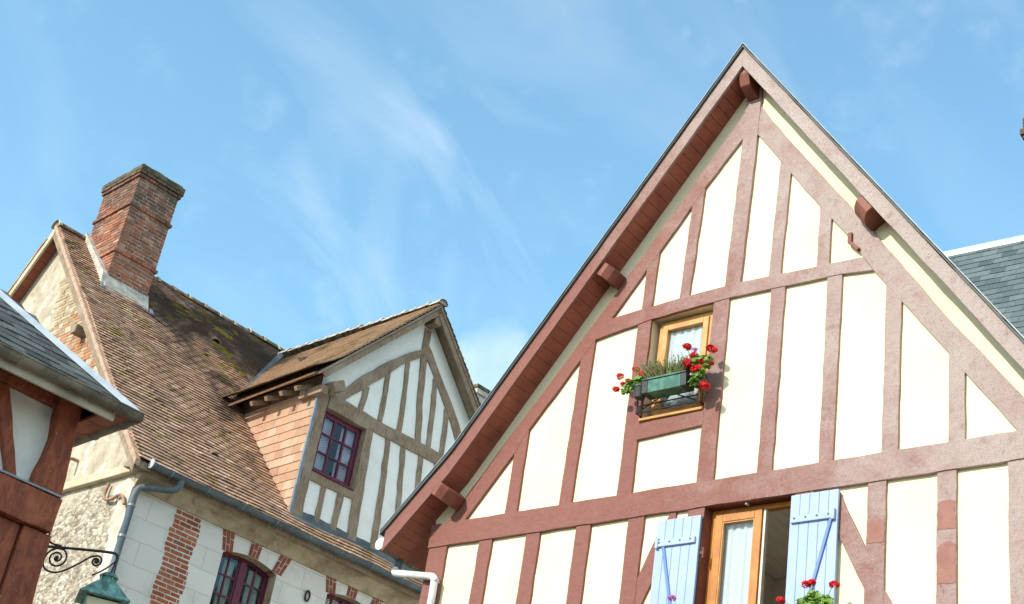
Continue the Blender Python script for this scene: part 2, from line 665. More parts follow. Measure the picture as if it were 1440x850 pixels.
def m_leaf(name, a, b):
    t = NT(name)
    c = t.mix(t.island(), a, b)
    m = t.done(c, .5, .35)
    t.b.inputs['Subsurface Weight'].default_value = 0.0
    out = t.t.nodes['Material Output']
    tl = t.n('ShaderNodeBsdfTranslucent')
    t.link(c, tl.inputs['Color'])
    mx_ = t.n('ShaderNodeMixShader')
    mx_.inputs[0].default_value = .3
    t.link(t.b.outputs[0], mx_.inputs[1])
    t.link(tl.outputs[0], mx_.inputs[2])
    t.link(mx_.outputs[0], out.inputs['Surface'])
    return m


def m_copper():
    t = NT('verdigris_copper')
    c = t.mix(t.ramp(t.noise(7, 7, .65, .5, t.stretch((3, 3, 1))), .35, .65), (.06, .125, .11), (.19, .38, .33))
    c = t.mix(t.ramp(t.noise(26, 5), .62, .75, 0, .5), c, (.30, .46, .40))
    t.bump(t.noise(40, 4), .2, .006)
    return t.done(c, .5, .4, .35)


def m_shutter():
    t = NT('powder_blue_paint')
    c = t.mix(t.ramp(t.noise(3, 5), .35, .7), (.37, .465, .67), (.33, .415, .62))
    c = t.mix(t.ramp(t.noise(24, 6, .7, 0, t.stretch((3, 3, .3))), .55, .75, 0, .45), c, (.42, .51, .70))
    c = t.mix(t.ramp(t.noise(30, 5, .65), .70, .74, 0, .55), c, (.20, .24, .33))
    t.bump(t.noise(40, 6, .7, 0, t.stretch((3, 3, .25))), .3, .006)
    return t.done(c, .6, .3)


M = dict(
    cream=m_plaster_cream(), red=m_red_timber(), soffit=m_soffit(),
    purlin=simple('red_brown_purlin', (.235, .078, .05), (.17, .052, .034), 7, .6, .3, 50),
    fascia=m_red_timber(),
    reveal=simple('reveal_paint', (.20, .060, .035), (.15, .045, .028), 7, .6, .2),
    zinc=simple('zinc_sheet', (.27, .30, .33), (.19, .22, .25), 5, .5, .1, 30, .5, .3),
    zinc_pale=simple('pale_zinc', (.58, .63, .68), (.45, .50, .55), 6, .5, .1, 30, .5, .3),
    zinc_blue=simple('blue_grey_zinc', (.075, .10, .115), (.125, .15, .16), 4, .6, .15, 30, .35, .0),
    gutter_old=simple('old_zinc_gutter', (.235, .20, .15), (.11, .095, .075), 5, .65, .3, 30, .35),
    white_pipe=simple('white_painted_pipe', (.72, .73, .72), (.60, .60, .57), 8, .5, .1, 40),
    slate=m_slate('grey_slate', (.048, .054, .052), (.125, .133, .125), (.25, .255, .235)),
    slate_blue=m_slate('blue_grey_slate', (.062, .084, .092), (.12, .150, .158), (.20, .22, .22)),
    honey=simple('honey_varnished_wood', (.60, .30, .085), (.48, .215, .05), 9, .4, .15, 40, .5),
    honey2=simple('orange_varnished_wood', (.52, .20, .025), (.40, .14, .018), 9, .4, .15, 40, .5),
    pale_strip=simple('pale_alu_strip', (.6, .56, .46), (.5, .46, .38), 9, .4),
    glass=m_glass('window_glass'), glass_green=m_glass('old_green_glass', (.72, .84, .80), 1.15),
    curtain=m_cloth('white_net_curtain', (.84, .86, .86)),
    lace=m_cloth('lace_curtain', (.80, .77, .86), (46, (.52, .48, .70))),
    room=simple('room_paint', (.86, .80, .70), (.82, .76, .66), 3, .9),
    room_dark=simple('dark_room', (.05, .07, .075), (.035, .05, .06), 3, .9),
    room_blue=simple('dim_blue_room', (.045, .10, .15), (.03, .07, .11), 3, .9),
    shutter=m_shutter(),
    shutter_iron=simple('blue_painted_iron', (.12, .215, .45), (.10, .18, .40), 8, .45, .15, 60),
    bolt=simple('bolt_iron', (.10, .10, .11), (.16, .16, .17), 20, .5, 0, 40, .5, .5),
    iron=simple('black_iron', (.018, .016, .016), (.035, .028, .024), 20, .55, .3, 60, .5, .3),
    tile=m_tile('plain_clay_tiles', [(0, (.32, .20, .135)), (.3, (.49, .30, .20)), (.6, (.59, .38, .26)), (.85, (.42, .27, .185)), (1, (.70, .50, .37))], .85, .9, True),
    tile_old=m_tile('old_brown_tiles', [(0, (.33, .235, .165)), (.4, (.45, .32, .22)), (.7, (.38, .265, .18)), (1, (.52, .38, .27))], .55, .15),
    tile_hung=m_tile('salmon_hung_tiles', [(0, (.38, .22, .145)), (.4, (.49, .30, .20)), (.8, (.44, .29, .205)), (1, (.54, .38, .28))], .2, .0),
    ridge=simple('ridge_tile_clay', (.27, .19, .13), (.12, .095, .075), 5, .9, .6, 25, .15, 0, .4, .6),
    ridge_pale=simple('pale_ridge_tile', (.48, .42, .34), (.25, .20, .15), 6, .92, .7, 25, .12, 0, .4, .62),
    mortar=simple('lime_mortar', (.56, .53, .47), (.36, .33, .28), 6, .95, .6, 30, .1),
    salmon=simple('salmon_mortar', (.52, .36, .27), (.40, .26, .19), 7, .95, .6, 30, .1),
    moss=simple('moss', (.26, .205, .03), (.09, .08, .015), 14, .98, .8, 60, .05),
    brick=m_brick('orange_red_brick', [(0, (.34, .095, .045)), (.35, (.42, .125, .055)), (.7, (.27, .075, .04)), (1, (.48, .18, .085))]),
    brick_dark=m_brick('weathered_brick', [(0, (.22, .075, .05)), (.25, (.40, .145, .075)), (.5, (.29, .12, .08)), (.75, (.20, .10, .075)), (1, (.47, .26, .17))], 15.0),
    brick_faded=m_brick('faded_orange_brick', [(0, (.38, .17, .085)), (.4, (.46, .22, .12)), (.7, (.40, .25, .15)), (1, (.52, .36, .24))]),
    brick_pale=m_brick('pale_tan_brick', [(0, (.36, .26, .16)), (.5, (.44, .34, .22)), (1, (.52, .42, .29))]),
    brick_mortar=simple('brick_joint_mortar', (.62, .56, .49), (.44, .39, .33), 6, .95, .5, 40, .1),
    brick_plum=m_brick('dark_arch_brick', [(0, (.16, .045, .038)), (.5, (.25, .065, .045)), (1, (.32, .095, .055))]),
    ashlar=m_ashlar(), cornice=m_cornice(), rubble=m_rubble(),
    stone_trim=simple('pale_stone_band', (.60, .50, .36), (.48, .39, .27), 4, .92, .5, 30, .15),
    white_render=simple('white_corner_render', (.60, .56, .49), (.44, .385, .31), 3, .93, .6, 22, .15),
    eave=simple('brown_eave_board', (.19, .085, .04), (.13, .06, .03), 8, .7, .3, 40),
    oak=m_old_timber(), lime=m_white_lime(),
    wine=simple('wine_red_paint', (.125, .010, .042), (.09, .008, .03), 9, .42, .1, 50, .5),
    rust_pipe=simple('rusty_pipe', (.42, .24, .14), (.26, .13, .08), 14, .7, .3, 40),
    oxblood=m_dark_red_timber(),
    white_left=simple('white_wall_plaster', (.80, .795, .77), (.70, .69, .655), 3, .9, .3, 40, .2),
    fascia_cream=simple('weathered_cream_board', (.50, .45, .36), (.33, .285, .22), 5, .8, .4, 30, .2),
    copper=m_copper(),
    lamp_glass=simple('frosted_lamp_glass', (.60, .55, .38), (.52, .47, .33), 9, .25),
    leaf=m_leaf('geranium_leaf', (.15, .29, .045), (.27, .43, .09)),
    leaf_pale=m_leaf('heather_green', (.15, .22, .055), (.25, .29, .10)),
    leaf_brown=m_leaf('heather_brown', (.23, .12, .10), (.30, .19, .14)),
    petal=m_leaf('scarlet_petal', (.72, .012, .020), (.60, .006, .014)),
    petal_pink=m_leaf('pink_petal', (.62, .20, .50), (.50, .13, .40)),
    trough=simple('pale_green_trough', (.07, .19, .135), (.035, .11, .08), 12, .3, .1, 30, .5, 0, .4, .6),
    dark_pot=simple('dark_plastic_pot', (.022, .028, .024), (.035, .04, .035), 9, .45),
    earth=simple('potting_soil', (.045, .03, .02), (.03, .02, .013), 30, .95, .5, 80),
    rag=m_cloth('grey_white_net', (.62, .66, .64)),
)


# street cobbles
def m_cobble():
    t = NT('cobbles')
    vo = t.n('ShaderNodeTexVoronoi', feature='DISTANCE_TO_EDGE')
    vo.inputs['Scale'].default_value = 7
    t.link(t.co, vo.inputs['Vector'])
    c = t.mix(t.ramp(vo.outputs['Distance'], .02, .09), (.06, .052, .045), (.15, .135, .12))
    c = t.mix(t.ramp(t.noise(.5, 5), .4, .7, 0, .5), c, (.10, .09, .08))
    t.bump(t.ramp(vo.outputs['Distance'], 0, .2), .6, .02)
    return t.done(c, .85, .3)


g = MB()
N = 24
g.add([(-350 + 700 * i / N, -350 + 700 * j / N, 0) for j in range(N + 1) for i in range(N + 1)],
      [(j * (N + 1) + i, j * (N + 1) + i + 1, (j + 1) * (N + 1) + i + 1, (j + 1) * (N + 1) + i) for j in range(N) for i in range(N)])
go = g.build('ground', m_cobble())
tag(go, 'grey cobbled street below the houses', 'ground', kind='structure')


# ------------------------------------------------------------------ shared builders
def tiles(P, a, b, n, La, Lb, gauge, tw, th, keep=None, seed=1, sag=None, jit=1.0, lap=1.7, lift=1.05):
    """overlapping tiles on a sloping plane, every tile a small slab of its own"""
    R = random.Random(seed)
    P, a, b, n = Vector(P), Vector(a).normalized(), Vector(b).normalized(), Vector(n).normalized()
    m = MB()
    rows = int(Lb / gauge) + 1
    for r in range(rows):
        t0 = r * gauge
        off = (r % 2) * tw / 2 + R.uniform(-.01, .01)
        k = -1
        while True:
            s0 = k * tw + off
            k += 1
            if s0 > La: break
            s1 = min(s0 + tw - .003, La)
            s0 = max(s0, 0)
            if s1 - s0 < .02: continue
            sm = (s0 + s1) / 2
            if keep and not keep(sm, t0): continue
            dt0, dt1 = R.uniform(-.008, .008) * jit, R.uniform(-.008, .008) * jit
            h = R.uniform(-.003, .004) * jit
            sg = sag(sm, t0) if sag else 0
            t1 = min(t0 + gauge * lap, Lb)
            base = th * lift + h + sg
            q = []
            for (s_, t_, hh) in ((s0, t0 + dt0, base), (s1, t0 + dt1, base), (s1, t1, sg), (s0, t1, sg)):
                q.append(P + a * s_ + b * t_ + n * hh)
            up = n * th
            m.hexa(q + [p + up for p in q])
    return m


def ridge_run(p0, p1, side, seg=.34, r=.12, seed=3, gap_h=0.0):
    """half-round ridge tiles and their mortar collars: two mesh builders"""
    R = random.Random(seed)
    p0, p1, side = Vector(p0), Vector(p1), Vector(side).normalized()
    d = (p1 - p0)
    L = d.length
    d.normalize()
    up = side.cross(d)
    if up.z < 0: up = -up
    T, Mo = MB(), MB()
    k = int(L / seg)
    for i in range(k):
        a, b = p0 + d * (L * i / k), p0 + d * (L * (i + 1) / k)
        lift = up * R.uniform(-.012, .014)
        n = 10
        vs = []
        for q, rad_ in ((a, r), (b, r * .92)):
            for j in range(n + 1):
                an = math.pi * (j / n) * 1.04 - .06
                vs.append(q + lift + side * math.cos(an) * rad_ * 1.05 + up * (math.sin(an) * rad_ * .85 - .045))
        T.add(vs, [(j, j + 1, n + 2 + j, n + 1 + j) for j in range(n)] + [tuple(range(n, -1, -1)), tuple(range(n + 1, 2 * n + 2))])
        vs = []
        w = R.uniform(.022, .045)
        for q, rad_ in ((a - d * w, r * 1.03), (a - d * w * .5, r * 1.13), (a + d * w * .6, r * 1.12), (a + d * w, r * 1.03)):
            for j in range(n + 1):
                an = math.pi * (j / n) * 1.04 - .06
                rj = rad_ * R.uniform(.98, 1.05)
                vs.append(q + lift + side * math.cos(an) * rj * 1.05 + up * (math.sin(an) * rj * .88 - .045))
        Mo.add(vs, [(q * (n + 1) + j, q * (n + 1) + j + 1, (q + 1) * (n + 1) + j + 1, (q + 1) * (n + 1) + j) for q in range(3) for j in range(n)])
    return T, Mo


def half_gutter(p0, p1, r, up=(0, 0, 1), seams=1.0):
    """half-round gutter with rolled front lip, end caps and seam rings"""
    p0, p1, up = Vector(p0), Vector(p1), Vector(up)
    d = (p1 - p0)
    L = d.length
    d.normalize()
    sdv = d.cross(up).normalized()
    n = 12
    m = MB()
    for (ra, rb) in ((r, r), ):
        vs = []
        prof = [(math.cos(math.pi + math.pi * j / n) * r, math.sin(math.pi + math.pi * j / n) * r) for j in range(n + 1)]
        prof += [(x * .93, y * .93) for x, y in prof[::-1]]
        for q in (p0, p1):
            vs += [q + sdv * x + up * y for x, y in prof]
        k = len(prof)
        m.add(vs, [(j, (j + 1) % k, k + (j + 1) % k, k + j) for j in range(k)])
    for s_ in (-1, 1):
        m.tube([p0 + sdv * s_ * r, p1 + sdv * s_ * r], r * .13, 8)
    for q in (p0, p1):
        vs = [q + sdv * math.cos(math.pi + math.pi * j / n) * r + up * math.sin(math.pi + math.pi * j / n) * r for j in range(n + 1)]
        m.add(vs + [v + d * .004 for v in vs], [tuple(range(n + 1)), tuple(range(2 * n + 1, n, -1))])
    cs = []
    k = max(1, int(L / seams))
    for i in range(1, k + 1):
        c = MB()
        cs.append(c)
        q = p0 + d * (L * (i - .5) / k)
        pts = [q + sdv * math.cos(math.pi + math.pi * j / n) * r * 1.05 + up * math.sin(math.pi + math.pi * j / n) * r * 1.05 for j in range(n + 1)]
        c.tube(pts, r * .1, 6)
    return m, cs


def smooth_path(pts, it=3):
    P = [Vector(p) for p in pts]
    for _ in range(it):
        Q = [P[0]]
        for i in range(len(P) - 1):
            Q += [P[i] * .75 + P[i + 1] * .25, P[i] * .25 + P[i + 1] * .75]
        P = Q + [P[-1]]
    return P


def curtain(u0, u1, z0, z1, d, folds=5, amp=.02, fn=FR, seed=0):
    R = random.Random(seed)
    m = MB()
    nx, nz_ = folds * 8, 10
    ph = R.uniform(0, 6)
    vs = []
    for j in range(nz_ + 1):
        q = j / nz_
        for i in range(nx + 1):
            p = i / nx
            w = amp * (1.15 - .5 * q) * (math.sin(p * folds * 6.28 + ph) + .4 * math.sin(p * folds * 11 + 2 * ph))
            vs.append(fn(u0 + (u1 - u0) * p, z0 + (z1 - z0) * q, d + w))
    m.add(vs, [(j * (nx + 1) + i, j * (nx + 1) + i + 1, (j + 1) * (nx + 1) + i + 1, (j + 1) * (nx + 1) + i) for j in range(nz_) for i in range(nx)])
    return m


def sheet(u0, u1, z0, z1, d, parent, m, name='pane'):
    g_ = MB()
    g_.add([FR(u0, z0, d), FR(u1, z0, d), FR(u1, z1, d), FR(u0, z1, d)], [(0, 1, 2, 3)])
    return g_.build(name, m, parent)


def frame_rect(m, u0, u1, z0, z1, w, d0, d1, fn=FR, bottom=None):
    """four rails of a rectangular frame, butted"""
    wb = w if bottom is None else bottom
    for (a, b, c, e) in ((u0, u0 + w, z0, z1), (u1 - w, u1, z0, z1), (u0 + w, u1 - w, z1 - w, z1), (u0 + w, u1 - w, z0, z0 + wb)):
        m.prism([(a, c), (b, c), (b, e), (a, e)], d0, d1, fn)


def reveal_box(u0, u1, z0, z1, d0, d1, fn=FR):
    m = MB()
    c = [(u0, z0), (u1, z0), (u1, z1), (u0, z1)]
    m.add([fn(p, q, d0) for p, q in c] + [fn(p, q, d1) for p, q in c], [(i, (i + 1) % 4, (i + 1) % 4 + 4, i + 4) for i in range(4)])
    return m


def room_box(u0, u1, z0, z1, d0, d1, hole, fn=FR):
    """open-fronted room behind a window: five faces plus the inner face of the wall round the opening"""
    m = reveal_box(u0, u1, z0, z1, d0, d1, fn)
    m.add([fn(u0, z0, d1), fn(u1, z0, d1), fn(u1, z1, d1), fn(u0, z1, d1)], [(0, 1, 2, 3)])
    h = holed([(u0, z0), (u1, z0), (u1, z1), (u0, z1)], [hole], fn, d0)
    m.add(h.v, h.f)
    return m


# ================================================================== 1. CREAM HALF-TIMBERED GABLE HOUSE
H1 = thing('half_timbered_house', 'cream gable house with red-brown timbers and powder blue shutters, largest at right', 'house', (2.1153, 12.2608, 0), rad(-43.2248))
AP, ZS = .035, 11.73                      # gable apex on the wall and soffit height there
SL, SR = 1.335, 1.45                      # roof slopes left and right
UL, UR = -3.43, 3.50
DEP = 7.0


def soff(u):
    """underside of the roof over the gable"""
    if u < AP:
        if u < -3.08:
            return ZS - SL * (AP + 3.08) - 1.02 * (-3.08 - u)
        return ZS - SL * (AP - u)
    if u > 3.08:
        return ZS - SR * (3.08 - AP) - 1.02 * (u - 3.08)
    return ZS - SR * (u - AP)


HW = [(-.10, 4.95), (.80, 4.95), (.80, 6.91), (-.10, 6.91)]
HU = [(-.95, 7.90), (-.225, 7.90), (-.225, 9.07), (-.95, 9.07)]
HG = [(-.9, 1.0), (.6, 1.0), (.6, 3.3), (-.9, 3.3)]
gable = [(UL, 0), (UR, 0), (UR, soff(UR) + .03), (3.08, soff(3.08) + .03), (AP, ZS + .03), (-3.08, soff(-3.08) + .03), (UL, soff(UL) + .03)]
w = holed(gable, [HW, HU], FR, 0.0)
# side and rear walls, sub-divided only by their corners
w.add([(UL, 0, 0), (UL, DEP, 0), (UL, DEP, soff(UL)), (UL, 0, soff(UL))], [(0, 1, 2, 3)])
w.add([(UR, 0, 0), (UR, DEP, 0), (UR, DEP, soff(UR)), (UR, 0, soff(UR))], [(0, 1, 2, 3)])
w.add([(p[0], DEP, p[1]) for p in gable], [tuple(range(7))])
w.build('wall', M['cream'], H1, fix=False)


def timber(name, poly, proud, seed, back=.0):
    m = MB()
    m.prism(rough(poly, .15, .0045, seed), -proud * 1.6, back + .004, FR)
    return m.build(name, M['red'], H1, bevel=.004)


def stud(u0, u1, z0, z1, seed, uz=None):
    uz = uz or (u0, u1)
    return timber('timber_stud', [(u0, z0), (u1, z0), (uz[1], z1), (uz[0], z1)], .018, seed)


# horizontals
timber('tie_beam', [(-3.44, 6.905), (3.51, 6.905), (3.51, 7.158), (-3.44, 7.158)], .026, 1)
timber('collar_beam', [(-1.63, 8.965), (-.95, 9.05), (-.05, 9.08), (.56, 9.06), (1.15, 9.04), (1.46, 9.00), (1.36, 9.17), (1.0, 9.19), (.5, 9.21), (.06, 9.23), (-.53, 9.22), (-.97, 9.2), (-1.46, 9.18)], .023, 2)
timber('sill_beam', [(-.96, 7.715), (-.215, 7.745), (-.215, 7.90), (-.96, 7.885)], .021, 3)
timber('storey_beam', [(-3.44, 3.9), (3.51, 3.9), (3.51, 4.14), (-3.44, 4.14)], .026, 4)
# principal rafters
timber('timber_rafter', [(-3.25, 7.158), (-3.0, 7.158), (-2.48, 7.82), (-2.34, 8.06), (-1.78, 8.77), (-1.45, 9.19), (-1.08, 9.68), (-.64, 10.28), (-.46, 10.52), (-.055, 11.01), (-.055, 11.36), (-.11, 11.27), (-.82, 10.32), (-1.66, 9.19), (-1.86, 8.94)], .020, 5)
timber('timber_rafter', [(.115, 11.0), (.42, 10.55), (.88, 9.88), (1.21, 9.42), (1.45, 9.02), (1.74, 8.61), (2.18, 7.99), (2.32, 7.78), (2.76, 7.158), (3.03, 7.158), (2.80, 7.47), (2.12, 8.41), (1.32, 9.62), (.8, 10.36), (.26, 11.14), (.13, 11.36)], .020, 6)
timber('king_post', [(-.11, 9.225), (.06, 9.225), (.115, 11.0), (.125, 11.62), (-.05, 11.62), (-.06, 11.01)], .022, 7)
# studs under the collar
stud(-2.48, -2.325, 7.155, 8.08, 11, (-2.48, -2.335))
stud(-1.80, -1.65, 7.155, 8.98, 12, (-1.785, -1.63))
stud(-1.115, -.945, 7.155, 9.06, 13, (-1.11, -.95))
stud(-.23, -.05, 7.155, 9.09, 14, (-.225, -.05))
stud(.40, .55, 7.155, 9.07, 15, (.41, .56))
stud(1.005, 1.14, 7.155, 9.05, 16, (1.0, 1.15))
stud(1.59, 1.74, 7.155, 8.85, 17)
stud(2.18, 2.32, 7.155, 8.02, 18)
# studs above the collar
stud(-1.09, -.97, 9.19, 9.88, 21, (-1.08, -.95))
stud(-.64, -.525, 9.21, 10.53, 22, (-.60, -.465))
stud(.37, .50, 9.21, 10.58, 23, (.41, .54))
stud(.88, 1.01, 9.19, 9.90, 24)
# studs under the tie beam
stud(-3.44, -3.12, 0.0, 6.91, 30, (-3.43, -3.185))
for i, (a, b) in enumerate(((-2.755, -2.59), (-2.155, -1.985), (-1.545, -1.375), (-.94, -.765), (1.48, 1.645), (2.085, 2.25), (2.67, 2.83), (3.27, 3.51))):
    stud(a, b, 4.13 if b < 3.4 else 0.0, 6.91, 31 + i)
for i, a in enumerate((-.285, .80)):
    stud(a, a + .175, 4.13, 6.91, 41 + i)
# braces beside the window
timber('timber_brace', [(-.60, 6.70), (-.765, 6.31), (-.90, 5.98), (-.78, 5.88), (-.60, 6.26), (-.42, 6.66), (-.42, 7.0), (-.47, 6.91)], .015, 45)
timber('timber_brace', [(1.22, 6.87), (1.29, 6.70), (1.485, 6.31), (1.55, 5.85), (1.50, 5.93), (1.30, 6.32), (1.02, 6.85)], .015, 46)
timber('timber_brace', [(1.64, 5.97), (1.64, 5.60), (2.05, 4.9), (2.09, 5.15)], .015, 47)
# paint patches touched up in fresh red: small films on the studs
M['patch'] = simple('fresh_red_paint', (.275, .115, .085), (.235, .09, .066), 9, .6, .3, 60)
for (c, z0_, w_, h_) in ((1.562, 6.36, .148, .20), (2.168, 6.40, .150, .25), (2.170, 5.95, .150, .34)):
    pm = MB()
    pm.prism(rough([(c - w_ / 2, z0_), (c + w_ / 2, z0_), (c + w_ / 2, z0_ + h_ * .93), (c + w_ * .2, z0_ + h_), (c - w_ * .2, z0_ + h_ * .99), (c - w_ / 2, z0_ + h_ * .9)], .03, .008, int(c * 100)), -.0325, -.028, FR)
    pm.build('paint_patch', M['patch'], H1)

# reveals, rooms, windows -------------------------------------------------
reveal_box(-.10, .80, 4.95, 6.91, -.036, .16).build('window_reveal', M['reveal'], H1)
reveal_box(-.95, -.225, 7.90, 9.07, -.003, .16).build('window_reveal', M['cream'], H1)
room_box(-.5, 1.3, 4.85, 7.02, .17, 1.9, HW).build('room', M['room'], H1)
bm_ = MB()                                   # boarded ceiling of the open room
for i in range(14):
    bm_.box((-.49 + i * .127, .2, 6.99), (-.49 + i * .127 + .122, 1.89, 7.015))
bm_.build('room_ceiling', M['room'], H1)
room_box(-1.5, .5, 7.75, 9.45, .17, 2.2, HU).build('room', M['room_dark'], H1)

# lower window: left leaf closed, right leaf swung inwards
lw = MB()
frame_rect(lw, -.098, .798, 4.952, 6.905, .05, .085, .15)
lwo = lw.build('window', M['honey2'], H1, bevel=.004)
sm_ = MB()
frame_rect(sm_, -.045, .43, 5.005, 6.852, .075, .06, .115)
so = sm_.build('sash', M['honey2'], lwo, bevel=.006)
s2 = MB()
frame_rect(s2, .022, .363, 5.07, 6.785, .018, .068, .10)
s2.build('glazing_bead', M['honey'], lwo)
s3 = MB()
s3.box((.44, .075, 5.0), (.462, .12, 6.85))
s3.build('meeting_stile', M['pale_strip'], lwo)
sheet(.03, .355, 5.08, 6.777, .09, lwo, M['glass'])
curtain(.035, .35, 5.08, 6.775, .135, 4, .012, FR, 3).build('curtain', M['curtain'], lwo, smooth=True)
hm = MB()                                     # the open leaf, seen edge-on inside the room
frame_rect(hm, .16, .62, 5.005, 6.852, .07, .735, .785, lambda p, q, d: (d, p + .02, q))
hm.build('open_leaf', M['honey2'], lwo, bevel=.005)
hk = MB(); hk.box((.295, -.012, 6.882), (.315, .03, 6.908)); hk.build('lintel_hook', M['pale_strip'], H1)

# upper window
uw = MB()
frame_rect(uw, -.905, -.275, 7.935, 9.045, .045, .075, .14)
uwo = uw.build('window', M['honey'], H1, bevel=.004)
us = MB()
frame_rect(us, -.857, -.323, 7.985, 8.997, .062, .055, .11)
us.build('sash', M['honey'], uwo, bevel=.006)
sheet(-.80, -.38, 8.04, 8.94, .088, uwo, M['glass'])
curtain(-.80, -.38, 8.36, 8.94, .115, 5, .010, FR, 5).build('curtain', M['curtain'], uwo, smooth=True)
rg = MB()                                     # gathered net hanging low behind the pane
for (cu_, cz, r_) in ((-.56, 8.23, .14), (-.45, 8.18, .12), (-.66, 8.16, .10), (-.54, 8.07, .06)):
    n_, k_ = 14, 8
    vs = []
    for j in range(k_ + 1):
        for i in range(n_):
            a = 2 * math.pi * i / n_
            rr_ = r_ * math.sin(math.pi * j / k_) * (1 + .16 * math.sin(5 * a + j))
            vs.append((cu_ + rr_ * math.cos(a), .135 + .16 * rr_ * math.sin(a), cz + r_ * math.cos(math.pi * j / k_)))
    rg.add(vs, [(j * n_ + i, j * n_ + (i + 1) % n_, (j + 1) * n_ + (i + 1) % n_, (j + 1) * n_ + i) for j in range(k_) for i in range(n_)])
rg.build('tied_net', M['rag'], uwo, smooth=True)
sb = MB(); sb.box((-.945, -.055, 7.903), (-.23, .07, 7.932)); sb.build('window_sill', M['honey'], H1, bevel=.004)

# iron window guard
gm = MB()
for zz, r_ in ((7.965, .009), (8.035, .007), (8.20, .008)):
    gm.tube([(-.945, -.10, zz), (-.235, -.10, zz)], r_, 6)
for x_ in (-.945, -.235):
    gm.tube([(x_, 0.0, 7.965), (x_, -.10, 7.965), (x_, -.10, 8.20), (x_, 0.0, 8.20)], .008, 6)
gm.tube([(-.93, -.10, 7.97), (-.59, -.10, 8.13), (-.25, -.10, 7.97)], .007, 6)
gm.tube([(-.93, -.10, 8.20), (-.59, -.10, 8.10), (-.25, -.10, 8.20)], .007, 6)
gm.lathe([(0, -.012), (.022, -.008), (.022, .008), (0, .012)], (-.59, -.10, 8.115), 10, Vector((0, 1, 0)))
gm.build('window_guard', M['iron'], H1)


# shutters ---------------------------------------------------------------
def shutter(u0, u1, z0, z1, right):
    W_ = u1 - u0
    b = MB()
    n_ = 5
    for i in range(n_):
        a = u0 + W_ * i / n_
        q = W_ / n_
        b.prism([(a + .0015, z0), (a + q - .0015, z0), (a + q - .0015, z1), (a + .0015, z1)], -.068, -.040, FR)
    so_ = b.build('shutter', M['shutter'], H1, bevel=.003)
    bars = []
    for zz in (z1 - .235, z0 + .30):
        m = MB()
        m.prism([(u0 + .02, zz - .03), (u1 - .03, zz - .03), (u1 - .03, zz + .03), (u0 + .02, zz + .03)], -.092, -.066, FR)
        xx = u1 - .035 if right else u0 + .025
        m.prism([(xx - .012, zz - .045), (xx + .018, zz - .045), (xx + .018, zz + .055), (xx - .012, zz + .04)], -.10, -.066, FR)
        m.build('shutter_batten', M['shutter'], so_, bevel=.004)
        for i in range(4):
            bo = MB()
            bo.lathe([(0, .008), (.008, .006), (.011, 0)], (u0 + .055 + (W_ - .13) * i / 3, -.092, zz + .008), 8, Vector((0, -1, 0)))
            bo.build('bolt', M['bolt'], so_)
    d = MB()
    a, b_ = ((u1 - .055, z1 - .265), (u0 + .06, z0 + .33))
    if not right:
        a, b_ = ((u0 + .095, z1 - .265), (u1 - .06, z0 + .33))
    d.prism(strip2d([a, b_], .028), -.086, -.066, FR)
    d.build('shutter_brace', M['shutter_iron'], so_, bevel=.003)
    ex = u0 if right else u1
    sg = -1 if right else 1
    for zz in (z1 - .35, z0 + .35):
        h = MB()
        ho = .03 if not right else -.03
        h.tube([(ex + sg * ho, -.028, zz - .05), (ex + sg * ho, -.028, zz + .05)], .011, 8)
        h.prism([(ex - sg * .10, zz - .012), (ex + sg * ho, zz - .012), (ex + sg * ho, zz + .012), (ex - sg * .10, zz + .012)], -.0395, -.030, FR)
        h.build('shutter_hinge', M['reveal'], so_)
    return so_


shutter(-.575, -.115, 4.95, 6.815, False)
shutter(.785, 1.235, 4.95, 6.87, True)

# roof ------------------------------------------------------------------
ov = .30                                   # overhang of the verge in front of the wall
EL, ER = -3.83, 3.88


def outline(dz, inset=0.0):
    return [(EL + inset, soff(EL + inset) + dz), (-3.08, soff(-3.08) + dz), (AP, ZS + dz), (3.08, soff(3.08) + dz), (ER - inset, soff(ER - inset) + dz)]


def verge(name, a, b, d0, d1, m, side):
    lo, hi = outline(a), outline(b)
    L_ = lo[:3] + hi[:3][::-1] if side == 'l' else lo[2:] + hi[2:][::-1]
    L_ = rough(L_, .22, .004, len(name) + (side == 'l'))
    x = MB()
    x.prism(L_, d0, d1, FR)
    return x.build(name, m, H1, bevel=.003)


soL = MB()
n_ = 52
for side in (0, 1):
    for i in range(n_ * 1):
        # soffit boards run across the overhang
        t0, t1 = i / n_, (i + 1) / n_
        ua = AP + (EL + .02 - AP) * t0 if side == 0 else AP + (ER - .02 - AP) * t0
        ub = AP + (EL + .02 - AP) * t1 if side == 0 else AP + (ER - .02 - AP) * t1
        g_ = .0025 if side == 0 else -.0025
        za, zb = soff(ua - g_), soff(ub + g_)
        soL.prism([(ua - g_, za + .012), (ub + g_, zb + .012), (ub + g_, zb + .035), (ua - g_, za + .035)], -ov + .03, .02 if True else 0, FR)
soL.build('soffit', M['soffit'], H1)
verge('verge_board', 0, .238, -ov - .004, -ov + .028, M['fascia'], 'l')
verge('verge_board', 0, .238, -ov - .004, -ov + .028, M['fascia'], 'r')
cv = MB()
lo, hi = outline(.037), outline(.235)
cv.prism(lo[:3] + hi[:3][::-1], -ov + .029, DEP + .3, FR)
cv.prism(lo[2:] + hi[2:][::-1], -ov + .029, DEP + .3, FR)
rf = cv.build('roof', M['soffit'], H1)
cv = MB()
lo, hi = outline(.241), outline(.267)
lo[0], hi[0] = (EL - .05, soff(EL) + .185), (EL - .05, soff(EL) + .225)
cv.prism(rough(lo[:3] + hi[:3][::-1], .16, .004, 3), -ov - .03, DEP + .33, FR)
cv.prism(rough(lo[2:] + hi[2:][::-1], .16, .004, 4), -ov - .03, DEP + .33, FR)
